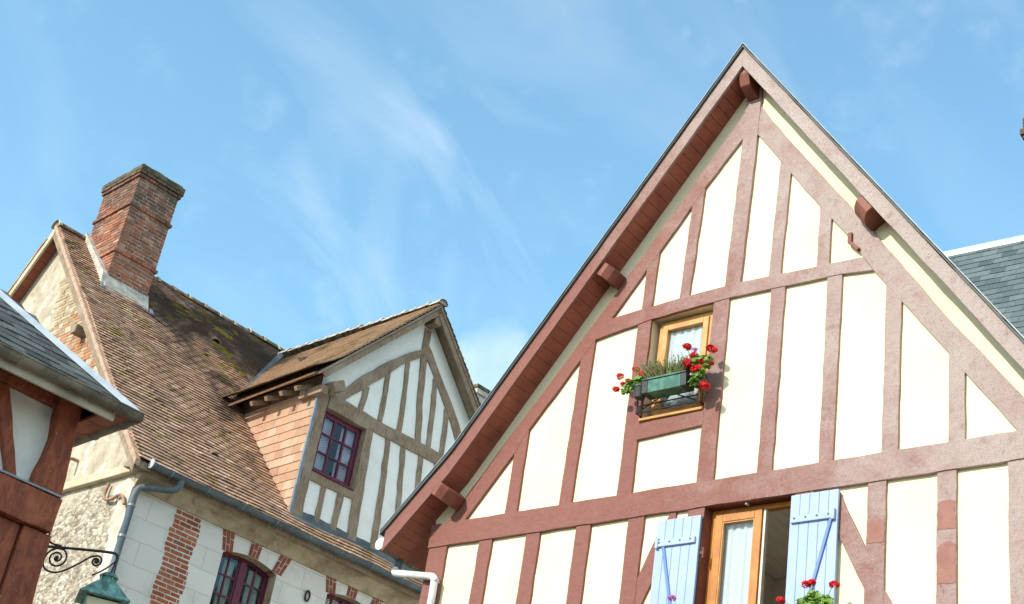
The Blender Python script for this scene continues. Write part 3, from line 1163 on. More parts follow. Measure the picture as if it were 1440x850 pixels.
cv.build('slate_covering', M['slate'], rf)
for s_, sl_, name_ in ((-1, SL, 'slates'), (1, SR, 'slates')):      # slate courses on both slopes
    uE = AP + s_ * (3.08 - AP * s_)
    bb = Vector((-s_, 0, sl_)).normalized()
    nn_ = Vector((s_ * sl_, 0, 1)).normalized()
    tl = tiles((uE, -ov - .022, soff(uE) + .267), (0, 1, 0), bb, nn_, DEP + .6, abs(uE - AP) / abs(bb.x) - .03, .125, .22, .007, None, 60 + s_, None, .8, 2.0, 1.4)
    tl.build(name_, M['slate'], rf, fix=False)
cv = MB()                                      # bright zinc verge strip over a dark slate edge
lo, hi = outline(.285), outline(.297)
lo[0], hi[0] = (EL - .05, soff(EL) + .227), (EL - .05, soff(EL) + .240)
cv.prism(lo[:3] + hi[:3][::-1], -ov - .036, -ov + .10, FR)
cv.prism(lo[2:] + hi[2:][::-1], -ov - .036, -ov + .10, FR)
cv.build('verge_trim', M['zinc'], rf)


def purlin(u, length, size, dep, right):
    """purlin end under the overhang, its lower front edge rounded; u = upper corner on the wall"""
    s_ = SR if right else -SL
    t = Vector((-1, (SR if right else -SL) * 1.0)).normalized() if right else Vector((-1, -SL)).normalized()
    nn = Vector((t.y, -t.x)) if not right else Vector((t.y, -t.x))
    if nn.y > 0: nn = -nn
    o_ = Vector((u, soff(u)))
    m = MB()
    prof = [(.0, .0), (-length, 0), (-length, dep * .45), (-length + dep * .35, dep * .82), (-length + dep * .8, dep), (0, dep)]
    vs = []
    for k in (0, size):
        for (d, h) in prof:
            q = o_ + t * k + nn * h
            vs.append((q.x, d, q.y))
    n2_ = len(prof)
    m.add(vs, [tuple(range(n2_)), tuple(range(2 * n2_ - 1, n2_ - 1, -1))] + [(i, i + n2_, (i + 1) % n2_ + n2_, (i + 1) % n2_) for i in range(n2_)])
    return m.build('purlin_end', M['purlin'], H1, bevel=.008)


purlin(-1.46, ov - .03, .15, .165, False)
purlin(-3.16, ov + .05, .15, .17, False)
purlin(1.56, ov - .03, .20, .16, True)
purlin(3.28, ov + .03, .19, .19, True)
m = MB()                                        # ridge beam end
m.prism([(-ov + .03, ZS - .02), (-ov + .03, ZS - .08), (-ov + .08, ZS - .20), (-ov + .18, ZS - .25), (0, ZS - .27), (0, ZS - .02)], AP - .06, AP + .06, SD)
m.build('purlin_end', M['purlin'], H1, bevel=.008)
# old iron hook beside the right rafter
m = MB()
m.box((1.205, -.06, 9.35), (1.245, -.02, 9.46))
m.obox((1.275, -.045, 9.30), (.045, 0, -.05), (0, .022, 0), (.012, 0, .011))
m.build('iron_cleat', M['reveal'], H1, bevel=.003)

# gutter and rainwater pipe at the left eave
gz = soff(EL) + .10
gm_, gc_ = half_gutter((EL - .05, -ov + .02, gz), (EL - .05, DEP + .3, gz - .03), .07, seams=.9)
go_ = gm_.build('gutter', M['gutter_old'], H1, smooth=False)
for c_ in gc_: c_.build('gutter_seam', M['gutter_old'], go_)
m = MB()
m.lathe([(.0, 0), (.066, 0), (.066, .010), (.0, .010)], (EL - .05, -ov + .012, gz - .004), 20, Vector((0, -1, 0)))
m.build('gutter_end', M['white_pipe'], go_)
m = MB()
m.tube([(EL - .05, .02, gz - .06), (EL - .05, .02, gz - .17)], .042, 14)
po = m.build('downpipe_outlet', M['zinc_blue'], H1, smooth=True)
m = MB()
m.tube(smooth_path([(EL - .05, .02, gz - .15), (EL - .05, -.02, gz - .22), (EL + .1, -.06, gz - .26), (-3.32, -.09, gz - .34), (-3.21, -.095, gz - .36), (-3.20, -.095, gz - .46), (-3.20, -.095, gz - .7)], 3), .038, 14)
m.tube([(-3.20, -.095, gz - .69), (-3.20, -.095, .25)], .038, 14)
dp = m.build('downpipe', M['white_pipe'], H1, smooth=True)
for zz in (gz - .40, 5.3, 3.2):
    m = MB()
    m.lathe([(.0385, -.012), (.044, -.01), (.044, .01), (.0385, .012)], (-3.20, -.095, zz), 14)
    m.box((-3.21, -.06, zz - .008), (-3.19, -.02, zz + .008))
    m.build('pipe_clip', M['zinc_pale'], dp)


# ------------------------------------------------------------------ flowers
def leaf_cluster(m, c, r, n, size, seed, squash=.75):
    """round, slightly cupped leaves on a loose ball"""
    R = random.Random(seed)
    c = Vector(c)
    for _ in range(n):
        d = Vector((R.gauss(0, 1), R.gauss(0, 1), R.gauss(0, 1))).normalized()
        p = c + Vector((d.x * r, d.y * r * .8, d.z * r * squash)) * R.uniform(.35, 1.0) ** .6
        nrm = (d + Vector((R.uniform(-.6, .6), -.5 + R.uniform(-.5, .5), .8 + R.uniform(-.5, .5)))).normalized()
        u = nrm.orthogonal().normalized()
        a0 = R.uniform(0, 6.28)
        u = (Matrix.Rotation(a0, 3, nrm) @ u)
        w_ = nrm.cross(u)
        s_ = size * R.uniform(.6, 1.15)
        k = 9
        vs = [p - nrm * s_ * .18]
        for i in range(k):
            a = .35 + (6.28 - .7) * i / (k - 1)
            rr_ = s_ * (1 + .12 * math.sin(a * 5))
            vs.append(p + (u * math.cos(a) + w_ * math.sin(a)) * rr_ * .5 + nrm * R.uniform(-.05, .05) * s_)
        m.add(vs, [(0, i, i + 1) for i in range(1, k)])


def umbel(m, c, r, n, seed):
    R = random.Random(seed)
    c = Vector(c)
    for _ in range(n):
        d = Vector((R.gauss(0, 1), R.gauss(0, 1) - .4, R.gauss(0, 1) + .35)).normalized()
        p = c + Vector((d.x * r, d.y * r, d.z * r * .62)) * R.uniform(.6, 1)
        u = d.orthogonal().normalized()
        w_ = d.cross(u)
        a0 = R.uniform(0, 6)
        s_ = r * .52 * R.uniform(.7, 1.2)
        for k in range(5):
            a = a0 + 6.283 * k / 5
            q = u * math.cos(a) + w_ * math.sin(a)
            e = u * math.cos(a + 1.57) + w_ * math.sin(a + 1.57)
            m.add([p, p + q * s_ * .6 + e * s_ * .34 + d * s_ * .12, p + q * s_ * 1.0 + d * s_ * R.uniform(-.1, .2), p + q * s_ * .6 - e * s_ * .34 + d * s_ * .12], [(0, 1, 2, 3)])


HM = Matrix.Translation((2.1153, 12.2608, 0)) @ Matrix.Rotation(rad(-43.2248), 4, 'Z')


def plant(name, label, cat, base, clusters, blooms, petal, leafsize=.055, group=None, density=52):
    t = thing(name, label, cat, HM @ Vector(base), rad(-43.2248), group)
    B = Vector(base)
    lf, st, fl = MB(), MB(), MB()
    for i, (c, r) in enumerate(clusters):
        leaf_cluster(lf, Vector(c) - B, r, int(density * (r / .08) ** 1.4), leafsize, i + len(name) + int(abs(base[0]) * 100))
        q = Vector(c) - B
        st.tube(smooth_path([(0, 0, -.02), (q.x * .4, q.y * .4, q.z * .7), tuple(q)], 2), .006, 5)
    for i, (c, r) in enumerate(blooms):
        q = Vector(c) - B
        near = min((Vector(k[0]) - B for k in clusters), key=lambda v: (v - q).length)
        st.tube(smooth_path([tuple(near), tuple((near + q) / 2 + Vector((0, 0, .02))), tuple(q)], 2), .003, 5)
        umbel(fl, q, r, 30, i * 7 + int(abs(base[0]) * 50))
    lf.build('foliage', M['leaf'], t, fix=False)
    st.build('stem', M['leaf_pale'], t, smooth=True)
    if blooms:
        fl.build('blossom', petal, t, fix=False)
    return t


# upper flower box hung on the guard
fb = thing('flower_box', 'small pale green trough with dark ends hung on the upper window guard', 'flower box', HM @ Vector((-.53, -.20, 8.06)), rad(-43.2248))


def trough(parent, L_, dep, h, endw, mat_mid, mat_end, lip=.012):
    for (a, b, mt, nm) in ((-L_ / 2 + endw, L_ / 2 - endw, mat_mid, 'trough'), (-L_ / 2, -L_ / 2 + endw - .002, mat_end, 'end_piece'), (L_ / 2 - endw + .002, L_ / 2, mat_end, 'end_piece')):
        m = MB()
        tp, bt = dep / 2, dep / 2 * .84
        g_ = .003 if nm == 'end_piece' else 0
        m.hexa([(a, -bt - g_, 0), (b, -bt - g_, 0), (b, bt, 0), (a, bt, 0), (a, -tp - g_, h - .02), (b, -tp - g_, h - .02), (b, tp, h - .02), (a, tp, h - .02)])
        m.box((a, -tp - lip, h - .019), (b, -tp + .004, h))
        m.box((a, tp - .004, h - .019), (b, tp + lip, h))
        m.build(nm, mt, parent, bevel=.004)
    m = MB()
    m.box((-L_ / 2 + .01, -dep / 2 + .008, h - .02), (L_ / 2 - .01, dep / 2 - .008, h - .006))
    m.build('soil', M['earth'], parent)


trough(fb, .50, .17, .145, .065, M['trough'], M['dark_pot'])
for x_ in (-.2, .2):
    hk = MB()
    hk.tube([(x_, -.09, .15), (x_, .10, .15), (x_, .10, .10)], .005, 6)
    hk.build('hanger', M['iron'], fb)

# pots either side of the trough
for (x_, lb, h_) in ((-.85, 'dark plastic pot holding the geranium left of the green trough', .12), (-.19, 'dark plastic pot holding the geranium right of the green trough', .12)):
    t = thing('plant_pot', lb, 'plant pot', HM @ Vector((x_, -.20, 8.06)), rad(-43.2248), 'pots on the upper window guard')
    m = MB(); m.lathe([(0, 0), (.05, 0), (.07, h_ - .02), (.077, h_ - .02), (.077, h_), (.066, h_), (.064, h_ - .015), (0, h_ - .015)], (0, 0, 0), 18)
    m.build('pot_wall', M['dark_pot'], t, smooth=False)
    m = MB(); m.lathe([(0, h_ - .012), (.066, h_ - .012)], (0, 0, 0), 18); m.build('soil', M['earth'], t)

plant('geranium', 'red geranium trailing to the left of the green trough at the upper window', 'geranium', (-.85, -.20, 8.175),
      [((-.88, -.22, 8.24), .08), ((-.95, -.24, 8.20), .075), ((-1.0, -.24, 8.16), .05), ((-.82, -.24, 8.25), .05)],
      [((-.92, -.22, 8.375), .042), ((-1.10, -.22, 8.34), .042), ((-1.12, -.23, 8.19), .042), ((-1.045, -.23, 8.235), .034), ((-.815, -.24, 8.285), .046), ((-.97, -.25, 8.245), .034)], M['petal'], .05, 'geraniums at the windows')
plant('geranium', 'bushy red geranium spilling over the right end of the green trough at the upper window', 'geranium', (-.19, -.20, 8.175),
      [((-.22, -.20, 8.31), .10), ((-.12, -.22, 8.30), .085), ((-.29, -.21, 8.29), .07), ((-.16, -.26, 8.17), .075), ((-.20, -.27, 8.08), .05)],
      [((-.36, -.20, 8.52), .046), ((-.10, -.20, 8.445), .046), ((-.055, -.19, 8.42), .036), ((-.245, -.24, 8.375), .044), ((-.285, -.26, 8.29), .058), ((-.17, -.28, 8.19), .060), ((-.13, -.25, 8.285), .036), ((-.09, -.24, 8.015), .05), ((-.065, -.22, 8.27), .034), ((-.10, -.24, 8.05), .035), ((-.31, -.25, 8.33), .035)], M['petal'], .055, 'geraniums at the windows')


def heather(base, x0, x1, n, seed, label):
    t = thing('heather', label, 'heather', HM @ Vector(base), rad(-43.2248))
    R = random.Random(seed)
    gr, br, pk = MB(), MB(), MB()
    for i in range(n):
        p = Vector((R.uniform(x0, x1), R.uniform(-.07, .06), -.01))
        lean = Vector((p.x * .55 + R.gauss(0, .04), R.gauss(-.03, .05), R.uniform(.10, .21)))
        q = p + lean
        dst = br if R.random() < .30 else gr
        side = Vector((lean.z, 0, -lean.x)).normalized() * .0045
        dst.add([p - side, p + side, q + side * .3, q - side * .3], [(0, 1, 2, 3)])
        for k in range(7):
            h_ = R.uniform(.25, 1)
            o_ = p + lean * h_
            d = Vector((R.gauss(0, 1), R.gauss(0, 1), R.uniform(.2, 1.2))).normalized() * R.uniform(.014, .026)
            s_ = d.orthogonal().normalized() * .004
            dst.add([o_ - s_, o_ + s_, o_ + d], [(0, 1, 2)])
    gr.build('foliage', M['leaf_pale'], t, fix=False)
    br.build('flower_spike', M['leaf_brown'], t, fix=False)
    return t


heather((-.53, -.20, 8.20), -.20, .18, 420, 4, 'brownish green heather growing in the middle of the pale green trough')
for (c, lb) in (((-.80, -.23, 8.345), 'tiny pale pink flower head beside the heather, at the left end of the green trough'), ((-.275, -.20, 8.46), 'tiny pink flower head standing among the red geraniums right of the heather')):
    t = thing('pink_flower', lb, 'flower', HM @ Vector((c[0], c[1], 8.19)), rad(-43.2248))
    m = MB(); umbel(m, (0, 0, c[2] - 8.19), .034, 16, 5); m.build('blossom', M['petal_pink'], t, fix=False)
    m = MB(); m.tube([(0, .01, 0), (.004, 0, (c[2] - 8.19) * .5), (0, 0, c[2] - 8.19)], .003, 5); m.build('stem', M['leaf_pale'], t)

# long flower box under the shuttered window, mostly below the picture
fb2 = thing('flower_box', 'long dark flower box under the shuttered window, below the blue shutters', 'flower box', HM @ Vector((.36, -.20, 5.46)), rad(-43.2248))
trough(fb2, 2.1, .2, .18, .03, M['dark_pot'], M['dark_pot'])
br_ = MB()
for x_ in (-.8, 0, .8):
    br_.tube([(x_, .175, -.10), (x_, -.11, -.012), (x_, -.115, .05)], .008, 6)
    br_.tube([(x_, -.10, -.012), (x_, .175, -.012)], .008, 6)
br_.build('bracket', M['iron'], fb2)
plant('geranium', 'red geranium with bright green leaves in front of the right blue shutter', 'geranium', (1.10, -.20, 5.62),
      [((1.10, -.22, 5.80), .11), ((1.22, -.22, 5.78), .10), ((.98, -.22, 5.76), .08), ((1.14, -.20, 5.88), .07), ((1.30, -.22, 5.74), .07), ((1.24, -.2, 5.85), .05), ((1.02, -.2, 5.84), .05)],
      [((1.06, -.21, 5.985), .040), ((1.11, -.21, 6.0), .036), ((1.305, -.20, 5.965), .044), ((.84, -.22, 5.87), .04), ((1.0, -.24, 5.75), .045)], M['petal'], .06, 'geraniums at the windows')
plant('geranium', 'pink flowering geranium at the foot of the left blue shutter', 'geranium', (-.30, -.20, 5.62),
      [((-.30, -.22, 5.78), .09), ((-.20, -.22, 5.80), .07), ((-.36, -.21, 5.85), .045), ((-.25, -.21, 5.90), .05)],
      [((-.235, -.21, 5.995), .034), ((-.38, -.22, 5.84), .03)], M['petal_pink'], .05, 'geraniums at the windows')

# ================================================================== 2. STONE HOUSE WITH TILED ROOF, CHIMNEY AND DORMER
H2 = thing('stone_house', 'old limestone house with mossy tiled roof, brick chimney and half-timbered dormer', 'house', (-4.8448, 20.1395, 0), rad(41.3775))
KS = 1.0466                                 # roof slope
EY, EZ = -.30, 9.355                        # eave line
RY = 5.33
RZ = EZ + KS * (RY - EY)
X1 = 12.2
rn = Vector((0, -KS, 1)).normalized()
rb = Vector((0, 1, KS)).normalized()


def rz(y):
    return EZ + KS * (y - EY)


# windows of the front wall (x0, x1, z0, spring z, rise)
FW = [(1.70, 2.72, 6.9, 8.735, .10), (3.72, 4.70, 6.9, 8.80, .10)]


def arch(x0, x1, z0, zs, rise, n=10):
    c = (x0 + x1) / 2
    return [(x0, z0), (x1, z0)] + [(x1 - (x1 - x0) * i / n, zs + rise * (1 - ((x1 - (x1 - x0) * i / n - c) / ((x1 - x0) / 2)) ** 2)) for i in range(n + 1)]


fh = [arch(*q) for q in FW]
m = holed([(0, 0), (X1, 0), (X1, 9.28), (0, 9.28)], fh, FR, 0.0)
m.build('front_wall', M['ashlar'], H2, fix=False)
m = MB()
m.add([(0, 0, 0), (0, 2 * RY, 0), (0, 2 * RY, rz(0) - .14), (0, RY, RZ - .14), (0, 0, rz(0) - .14)], [(0, 1, 2, 3, 4)])
m.build('gable_wall', M['rubble'], H2)
m = MB()
m.add([(X1, 0, 0), (X1, 2 * RY, 0), (X1, 2 * RY, rz(0) - .14), (X1, RY, RZ - .14), (X1, 0, rz(0) - .14)], [(0, 1, 2, 3, 4)])
m.add([(0, 2 * RY, 0), (X1, 2 * RY, 0), (X1, 2 * RY, 9.3), (0, 2 * RY, 9.3)], [(0, 1, 2, 3)])
m.build('rear_wall', M['lime'], H2)
# white render on the corner
m = MB()
m.prism(rough([(-.012, 6.0), (-.012, 9.12), (.12, 9.22), (.42, 9.2), (.52, 9.05), (.30, 8.95), (.36, 8.6), (.22, 8.2), (.30, 7.7), (.2, 7.0), (.24, 6.0)], .09, .03, 9), -.022, .002, lambda p, q, d: (d, p, q))
m.build('corner_render', M['white_render'], H2)
# stone band on the gable
m = MB()
m.prism([(-.02, 9.28), (5.9, 9.46), (5.9, 9.58), (-.02, 9.42)], -.10, .01, lambda p, q, d: (d, p, q))
m.build('string_course', M['stone_trim'], H2, bevel=.015)
# brick patch in the gable
R = random.Random(5)
m, mp_ = MB(), MB()
for r in range(36):
    z_ = 11.45 + r * .072
    hi_ = 3.25 + (z_ - 11.45) * .95 if z_ < 12.6 else 4.34 + (z_ - 12.6) * .32
    hi_ += R.uniform(-.16, .12)
    y_ = 2.2 + R.uniform(0, .2) + .9 * max(0, 11.75 - z_)
    while y_ < hi_:
        b_ = .21 if R.random() < .6 else .11
        if rz(y_) - .30 > z_ + .06:
            d_ = R.uniform(.003, .012)
            dst = m if (z_ < 12.75 + R.uniform(-.35, .35)) else mp_
            if R.random() < .92:
                dst.box((-d_, y_, z_), (.003, y_ + b_ - .012, z_ + .060))
        y_ += b_
m.build('brick_patch', M['brick_faded'], H2)
mp_.build('pale_brick_patch', M['brick_pale'], H2)
m = MB()
m.obox((-.10, 3.20, 12.46), (.12, 0, 0), (0, .075, .0), (0, .0, .075))
m.build('purlin_end', M['oak'], H2, bevel=.01)
# old bent pipe on the gable
m = MB()
m.tube(smooth_path([(-.05, .66, 9.22), (-.07, .68, 9.05), (-.07, .62, 8.95), (-.07, .40, 8.92), (-.07, .22, 8.97), (-.07, .08, 8.90), (-.06, .02, 8.78)], 3), .024, 10)
m.build('old_pipe', M['rust_pipe'], H2, smooth=True)
m = MB()
m.tube(smooth_path([(0, 1.95, 9.86), (-.16, 1.95, 9.86), (-.16, 1.95, 9.72)], 2), .026, 10)
m.build('old_pipe', M['rust_pipe'], H2, smooth=True)

# cornice under the gutter
m = MB()
prof = [(0, 9.06), (-.03, 9.06), (-.045, 9.12), (-.08, 9.17), (-.14, 9.21), (-.20, 9.235), (-.215, 9.30), (0, 9.30)]
k = 26
vs = []
Rc = random.Random(4)
for i in range(k + 1):
    x_ = -.02 + (X1 + .02) * i / k
    e_ = Rc.uniform(-.008, .008)
    vs += [(x_, y_ + (e_ if y_ < 0 else 0), z_ + (e_ if y_ < 0 else 0)) for y_, z_ in prof]
n_ = len(prof)
m.add(vs, [(i * n_ + j, i * n_ + j + 1, (i + 1) * n_ + j + 1, (i + 1) * n_ + j) for i in range(k) for j in range(n_ - 1)] + [tuple(range(n_))])
m.build('cornice', M['cornice'], H2)

# brick pier in the front wall, toothed into the stone
R = random.Random(11)
m = MB()
z_ = 5.5
r = 0
while z_ < 9.05:
    l_, h_ = .735 + .03 * ((r // 5) % 2) + .008 * math.sin(r * 2.1), 1.21 + .03 * (((r + 2) // 5) % 2) + .006 * math.sin(r * 1.7)
    x_ = l_
    first = (r % 2 == 0)
    while x_ < h_ - .03:
        b_ = .215 if not (first and x_ == l_) else .105
        b_ = min(b_ + R.uniform(-.01, .01), h_ - x_)
        m.box((x_, -R.uniform(.004, .012), z_ + R.uniform(-.003, .003)), (x_ + b_ - .018, .003, z_ + .051 + R.uniform(-.004, .004)))
        x_ += b_
    z_ += .0725
    r += 1
m.build('brick_pier', M['brick'], H2)


def voussoir(x, z0, z1, tilt, w=.235):
    """three standing courses of brick, fanned with the arch"""
    m = MB()
    Rv = random.Random(int(x * 100))
    for c in range(3):
        q0 = z0
        first = c % 2
        while q0 < z1 - .02:
            q1 = min(q0 + (.105 if first else .2), z1)
            first = 0
            def P(s, q):
                return (x + (s - .5) * w * (.86 + .14 * (q - z0) / (z1 - z0)) + tilt * (q - (z0 + z1) / 2), q)
            a_, b_ = c / 3 + .02, (c + 1) / 3 - .055
            m.prism([P(a_, q0), P(b_, q0), P(b_, q1 - .016), P(a_, q1 - .016)], -Rv.uniform(.005, .012), .003, FR)
            q0 = q1
    # brick soffit returned into the reveal
    m.prism([(x - w * .45 - tilt * (z1 - z0) / 2, z0 - .012), (x + w * .45 - tilt * (z1 - z0) / 2, z0 - .012), (x + w * .45 - tilt * (z1 - z0) / 2, z0 - .002), (x - w * .45 - tilt * (z1 - z0) / 2, z0 - .002)], -.002, .16, FR)
    return m.build('arch_brick', M['brick_plum'], H2)


for (x_, t_, z0_) in ((1.735, -.20, 8.765), (2.25, 0.08, 8.85), (2.775, .36, 8.765), (3.745, -.20, 8.83), (4.20, .08, 8.915), (4.72, .30, 8.84), (5.25, .3, 8.86)):
    voussoir(x_, z0_, z0_ + .36 - .03 * abs(t_), t_)
m = MB()
m.tube([(3.35 + .055 * math.cos(a * .5236) * .75, -.02, 8.63 + .085 * math.sin(a * .5236)) for a in range(13)], .014, 8, False)
m.build('anchor_ring', M['iron'], H2, smooth=True)

# front windows
for wi, (x0, x1, z0, zs, rise) in enumerate(FW):
    A = arch(x0, x1, z0, zs, rise)
    m = MB()
    n_ = len(A)
    m.add([FR(p, q, 0) for p, q in A] + [FR(p, q, .3) for p, q in A], [(i, (i + 1) % n_, (i + 1) % n_ + n_, i + n_) for i in range(n_)])
    m.build('window_reveal', M['cornice'], H2)
    room_box(x0 - .6, x1 + .6, z0 - .3, zs + .5, .31, 2.4, A).build('room', M['room_dark'], H2)
    m = MB()
    inner = arch(x0 + .06, x1 - .06, z0 + .06, zs - .05, rise)
    h = holed(A, [inner], FR, .18)
    h2 = holed(A, [inner], FR, .24)
    m.add(h.v, h.f); m.add(h2.v, h2.f)
    k = len(inner)
    m.add([FR(p, q, .18) for p, q in inner] + [FR(p, q, .24) for p, q in inner], [(i, (i + 1) % k, (i + 1) % k + k, i + k) for i in range(k)])
    wo_ = m.build('window', M['wine'], H2)
    c = (x0 + x1) / 2
    m = MB()
    m.box((c - .055, .155, z0 + .06), (c + .055, .21, zs + .055))
    for s_ in (-1, 1):
        a, b = (x0 + .06, c - .055) if s_ < 0 else (c + .055, x1 - .06)
        m.box((a, .17, z0 + .06), (a + .03, .208, zs - .0)); m.box((b - .03, .17, z0 + .06), (b, .208, zs + .03))
        m.box(((a + b) / 2 - .014, .172, z0 + .06), ((a + b) / 2 + .014, .206, zs + .035))
        zz = zs - .26
        while zz > z0:
            m.box((a + .03, .174, zz - .014), (b - .03, .204, zz + .014))
            zz -= .30
    m.build('sash', M['wine'], wo_, bevel=.003)
    g_ = MB(); g_.add([FR(p_, q_, .188) for p_, q_ in inner], [tuple(range(len(inner)))]); g_.build('pane', M['glass_green'], wo_)
    for s_ in (-1, 1):
        a, b = (x0 + .08, c - .09) if s_ < 0 else (c + .07, x1 - .08)
        mid = (a + b) / 2
        curtain(mid - .02 if s_ < 0 else mid - .06, b if s_ < 0 else b, z0 + .1, zs + .0, .255, 3, .014, FR, wi * 3 + s_).build('curtain', M['curtain'], wo_, smooth=True)

# main roof ---------------------------------------------------------------
DX, DH = 4.70, 1.93                          # dormer centre and half width
DL, DR = 2.77, 6.62
DAP = 14.30


def in_dormer(x, y):
    if y < .07: return False
    return DL - .02 < x < DR + .02 and rz(y) < 14.6 - 1.16 * abs(x - DX) - .1


CX0, CX1, CY0, CY1 = .42, 1.29, 4.05, 5.30    # chimney footprint


def keep_front(s, t):
    x = s - .22
    y = EY + t * rb.y
    if in_dormer(x, y): return False
    if CX0 < x < CX1 and CY0 < y < CY1: return False
    return x < 8.2


def sag(s, t):
    return .022 * math.sin(s * 1.3 + .6) * math.sin(t * .42) + .010 * math.sin(s * 3.1 + t * 1.7)


LB = (RY - EY) / rb.y
m = tiles((-.22, EY, EZ), (1, 0, 0), rb, rn, 8.6, LB, .108, .172, .014, keep_front, 3, sag, .7, 1.7, 2.7)
rf = m.build('roof', M['tile'], H2, fix=False)
m = MB()                                      # boarding under the tiles, and the rear slope
pr = [(EY + .02, rz(EY + .02) - .125), (EY + .02, rz(EY + .02) - .03), (RY, RZ - .03), (RY, RZ - .125)]
m.prism(pr, -.20, X1 + .2, SD)
m.build('roof_boarding', M['oak'], rf)
m = MB()
pr = [(2 * RY - EY, EZ - .12), (2 * RY - EY, EZ + .02), (RY, RZ + .02), (RY, RZ - .12)]
m.prism(pr, -.22, X1 + .2, SD)
m.build('rear_slope', M['tile'], rf)
# tiles end-on along the rear verge
m = MB()
Rr = random.Random(8)
for i in range(72):
    y_ = 2 * RY - EY - i * .108 * rb.y
    z_ = EZ + .02 + i * .108 * rb.z
    m.obox((-.20, y_ - .05, z_ + .03), (.06 + Rr.uniform(0, .012), 0, 0), (0, .085, -.075), (0, .006, .008))
m.build('verge_tiles', M['tile'], rf)
# front verge: mortar strip with tile ends
m = MB()
pr = [(EY - .02, rz(EY - .02) - .085), (EY - .02, rz(EY - .02) + .015), (RY, RZ + .015), (RY, RZ - .085)]
m.prism(rough(pr, .12, .006, 2), -.275, -.185, SD)
m.build('verge_mortar', M['salmon'], rf, bevel=.01)
m = MB()
pr = [(EY + .05, rz(EY + .05) - .26), (EY + .05, rz(EY + .05) - .09), (RY, RZ - .09), (RY, RZ - .26)]
m.prism(pr, -.235, -.195, SD)
m.build('verge_board', M['oak'], rf)
m = MB()
pr = [(2 * RY - EY, EZ - .22), (2 * RY - EY, EZ + .015), (RY, RZ + .015), (RY, RZ - .22)]
m.prism(pr, -.245, -.205, SD)
m.build('verge_board', M['stone_trim'], rf)
m = MB()                                      # rear verge soffit boards
for i in range(40):
    y0_, y1_ = RY + i * .14, RY + i * .14 + .13
    m.prism([(y0_, rz(2 * RY - y0_) - .15), (y1_, rz(2 * RY - y1_) - .15), (y1_, rz(2 * RY - y1_) - .125), (y0_, rz(2 * RY - y0_) - .125)], -.205, .0, SD)
m.build('soffit', M['soffit'], rf)
m = MB()                                      # rafter foot at the corner
m.obox((-.12, -.10, 9.33), (.10, 0, 0), (0, .16, .03), (0, -.03, .055))
m.build('rafter_foot', M['oak'], rf, bevel=.02)
T, Mo = ridge_run((-.24, RY, RZ + .015), (CX0, RY, RZ + .015), (0, 1, 0), .34, .125, 2)
T2, Mo2 = ridge_run((CX1 - .05, RY, RZ + .015), (8.4, RY, RZ + .0), (0, 1, 0), .36, .125, 5)
for t_, o_ in ((T, Mo), (T2, Mo2)):
    t_.build('ridge_tiles', M['ridge'], rf)
    o_.build('ridge_mortar', M['mortar'], rf)


# moss cushions and two vent tiles
def on_roof(x, y, h=0.03):
    return Vector((x, y, rz(y))) + rn * h


def cushion(m, x, y, rx, ry, h, seed):
    Rm = random.Random(seed)
    c = on_roof(x, y, .015)
    n_, k_ = 14, 5
    vs = []
    for j in range(k_ + 1):
        q = j / k_
        for i in range(n_):
            a = 2 * math.pi * i / n_
            w_ = math.cos(q * 1.5) * (1 + .3 * math.sin(2 * a + seed) + Rm.uniform(-.16, .16))
            vs.append(c + Vector((1, 0, 0)) * math.cos(a) * rx * w_ + rb * math.sin(a) * ry * w_ + rn * h * math.sin(q * 1.57) * Rm.uniform(.8, 1.2))
    m.add(vs, [(j * n_ + i, j * n_ + (i + 1) % n_, (j + 1) * n_ + (i + 1) % n_, (j + 1) * n_ + i) for j in range(k_) for i in range(n_)] + [tuple(range(k_ * n_, k_ * n_ + n_))])


m = MB()
Rm = random.Random(21)
for (x_, y_, rx, ry) in ((1.62, 5.18, .15, .06), (1.78, 5.10, .13, .05), (2.35, 4.72, .30, .07), (2.62, 4.60, .20, .06), (2.30, 4.52, .15, .05), (3.25, 4.70, .20, .09), (3.45, 4.62, .16, .07), (2.98, 4.06, .20, .08), (3.12, 3.94, .16, .09), (3.15, 3.62, .14, .07), (3.3, 3.5, .12, .05), (2.45, 3.5, .08, .03), (3.75, 4.95, .12, .04), (2.9, 5.0, .12, .04)):
    cushion(m, x_, y_, rx * .95, ry * 1.15, .045, int(x_ * 100))
for _ in range(46):
    x_, y_ = Rm.uniform(.3, 3.6), Rm.uniform(.3, 3.6)
    if in_dormer(x_ + .25, y_): continue
    s_ = Rm.uniform(.02, .05)
    cushion(m, x_, y_, s_ * 1.5, s_, .02, int(x_ * 77))
tag(m.build('moss', M['moss'], rf), kind='stuff')


def vent(x, y, sc=1.0):
    m = MB()
    c = on_roof(x, y, .03)
    n_ = 10
    vs = []
    for (d, r_) in ((-.10, .085), (.0, .08), (.16, .03)):
        for j in range(n_ + 1):
            a = math.pi * j / n_
            vs.append(c + rb * d * sc + (Vector((1, 0, 0)) * math.cos(a) * r_ * 1.15 + rn * math.sin(a) * r_) * sc)
    m.add(vs, [(q * (n_ + 1) + j, q * (n_ + 1) + j + 1, (q + 1) * (n_ + 1) + j + 1, (q + 1) * (n_ + 1) + j) for q in range(2) for j in range(n_)])
    # rim thickness
    rim = [vs[j] for j in range(n_ + 1)]
    m.tube(rim, .012, 6)
    return m.build('vent_tile', M['ridge'], rf)


vent(2.92, 4.20)
vent(1.43, .62, .8)

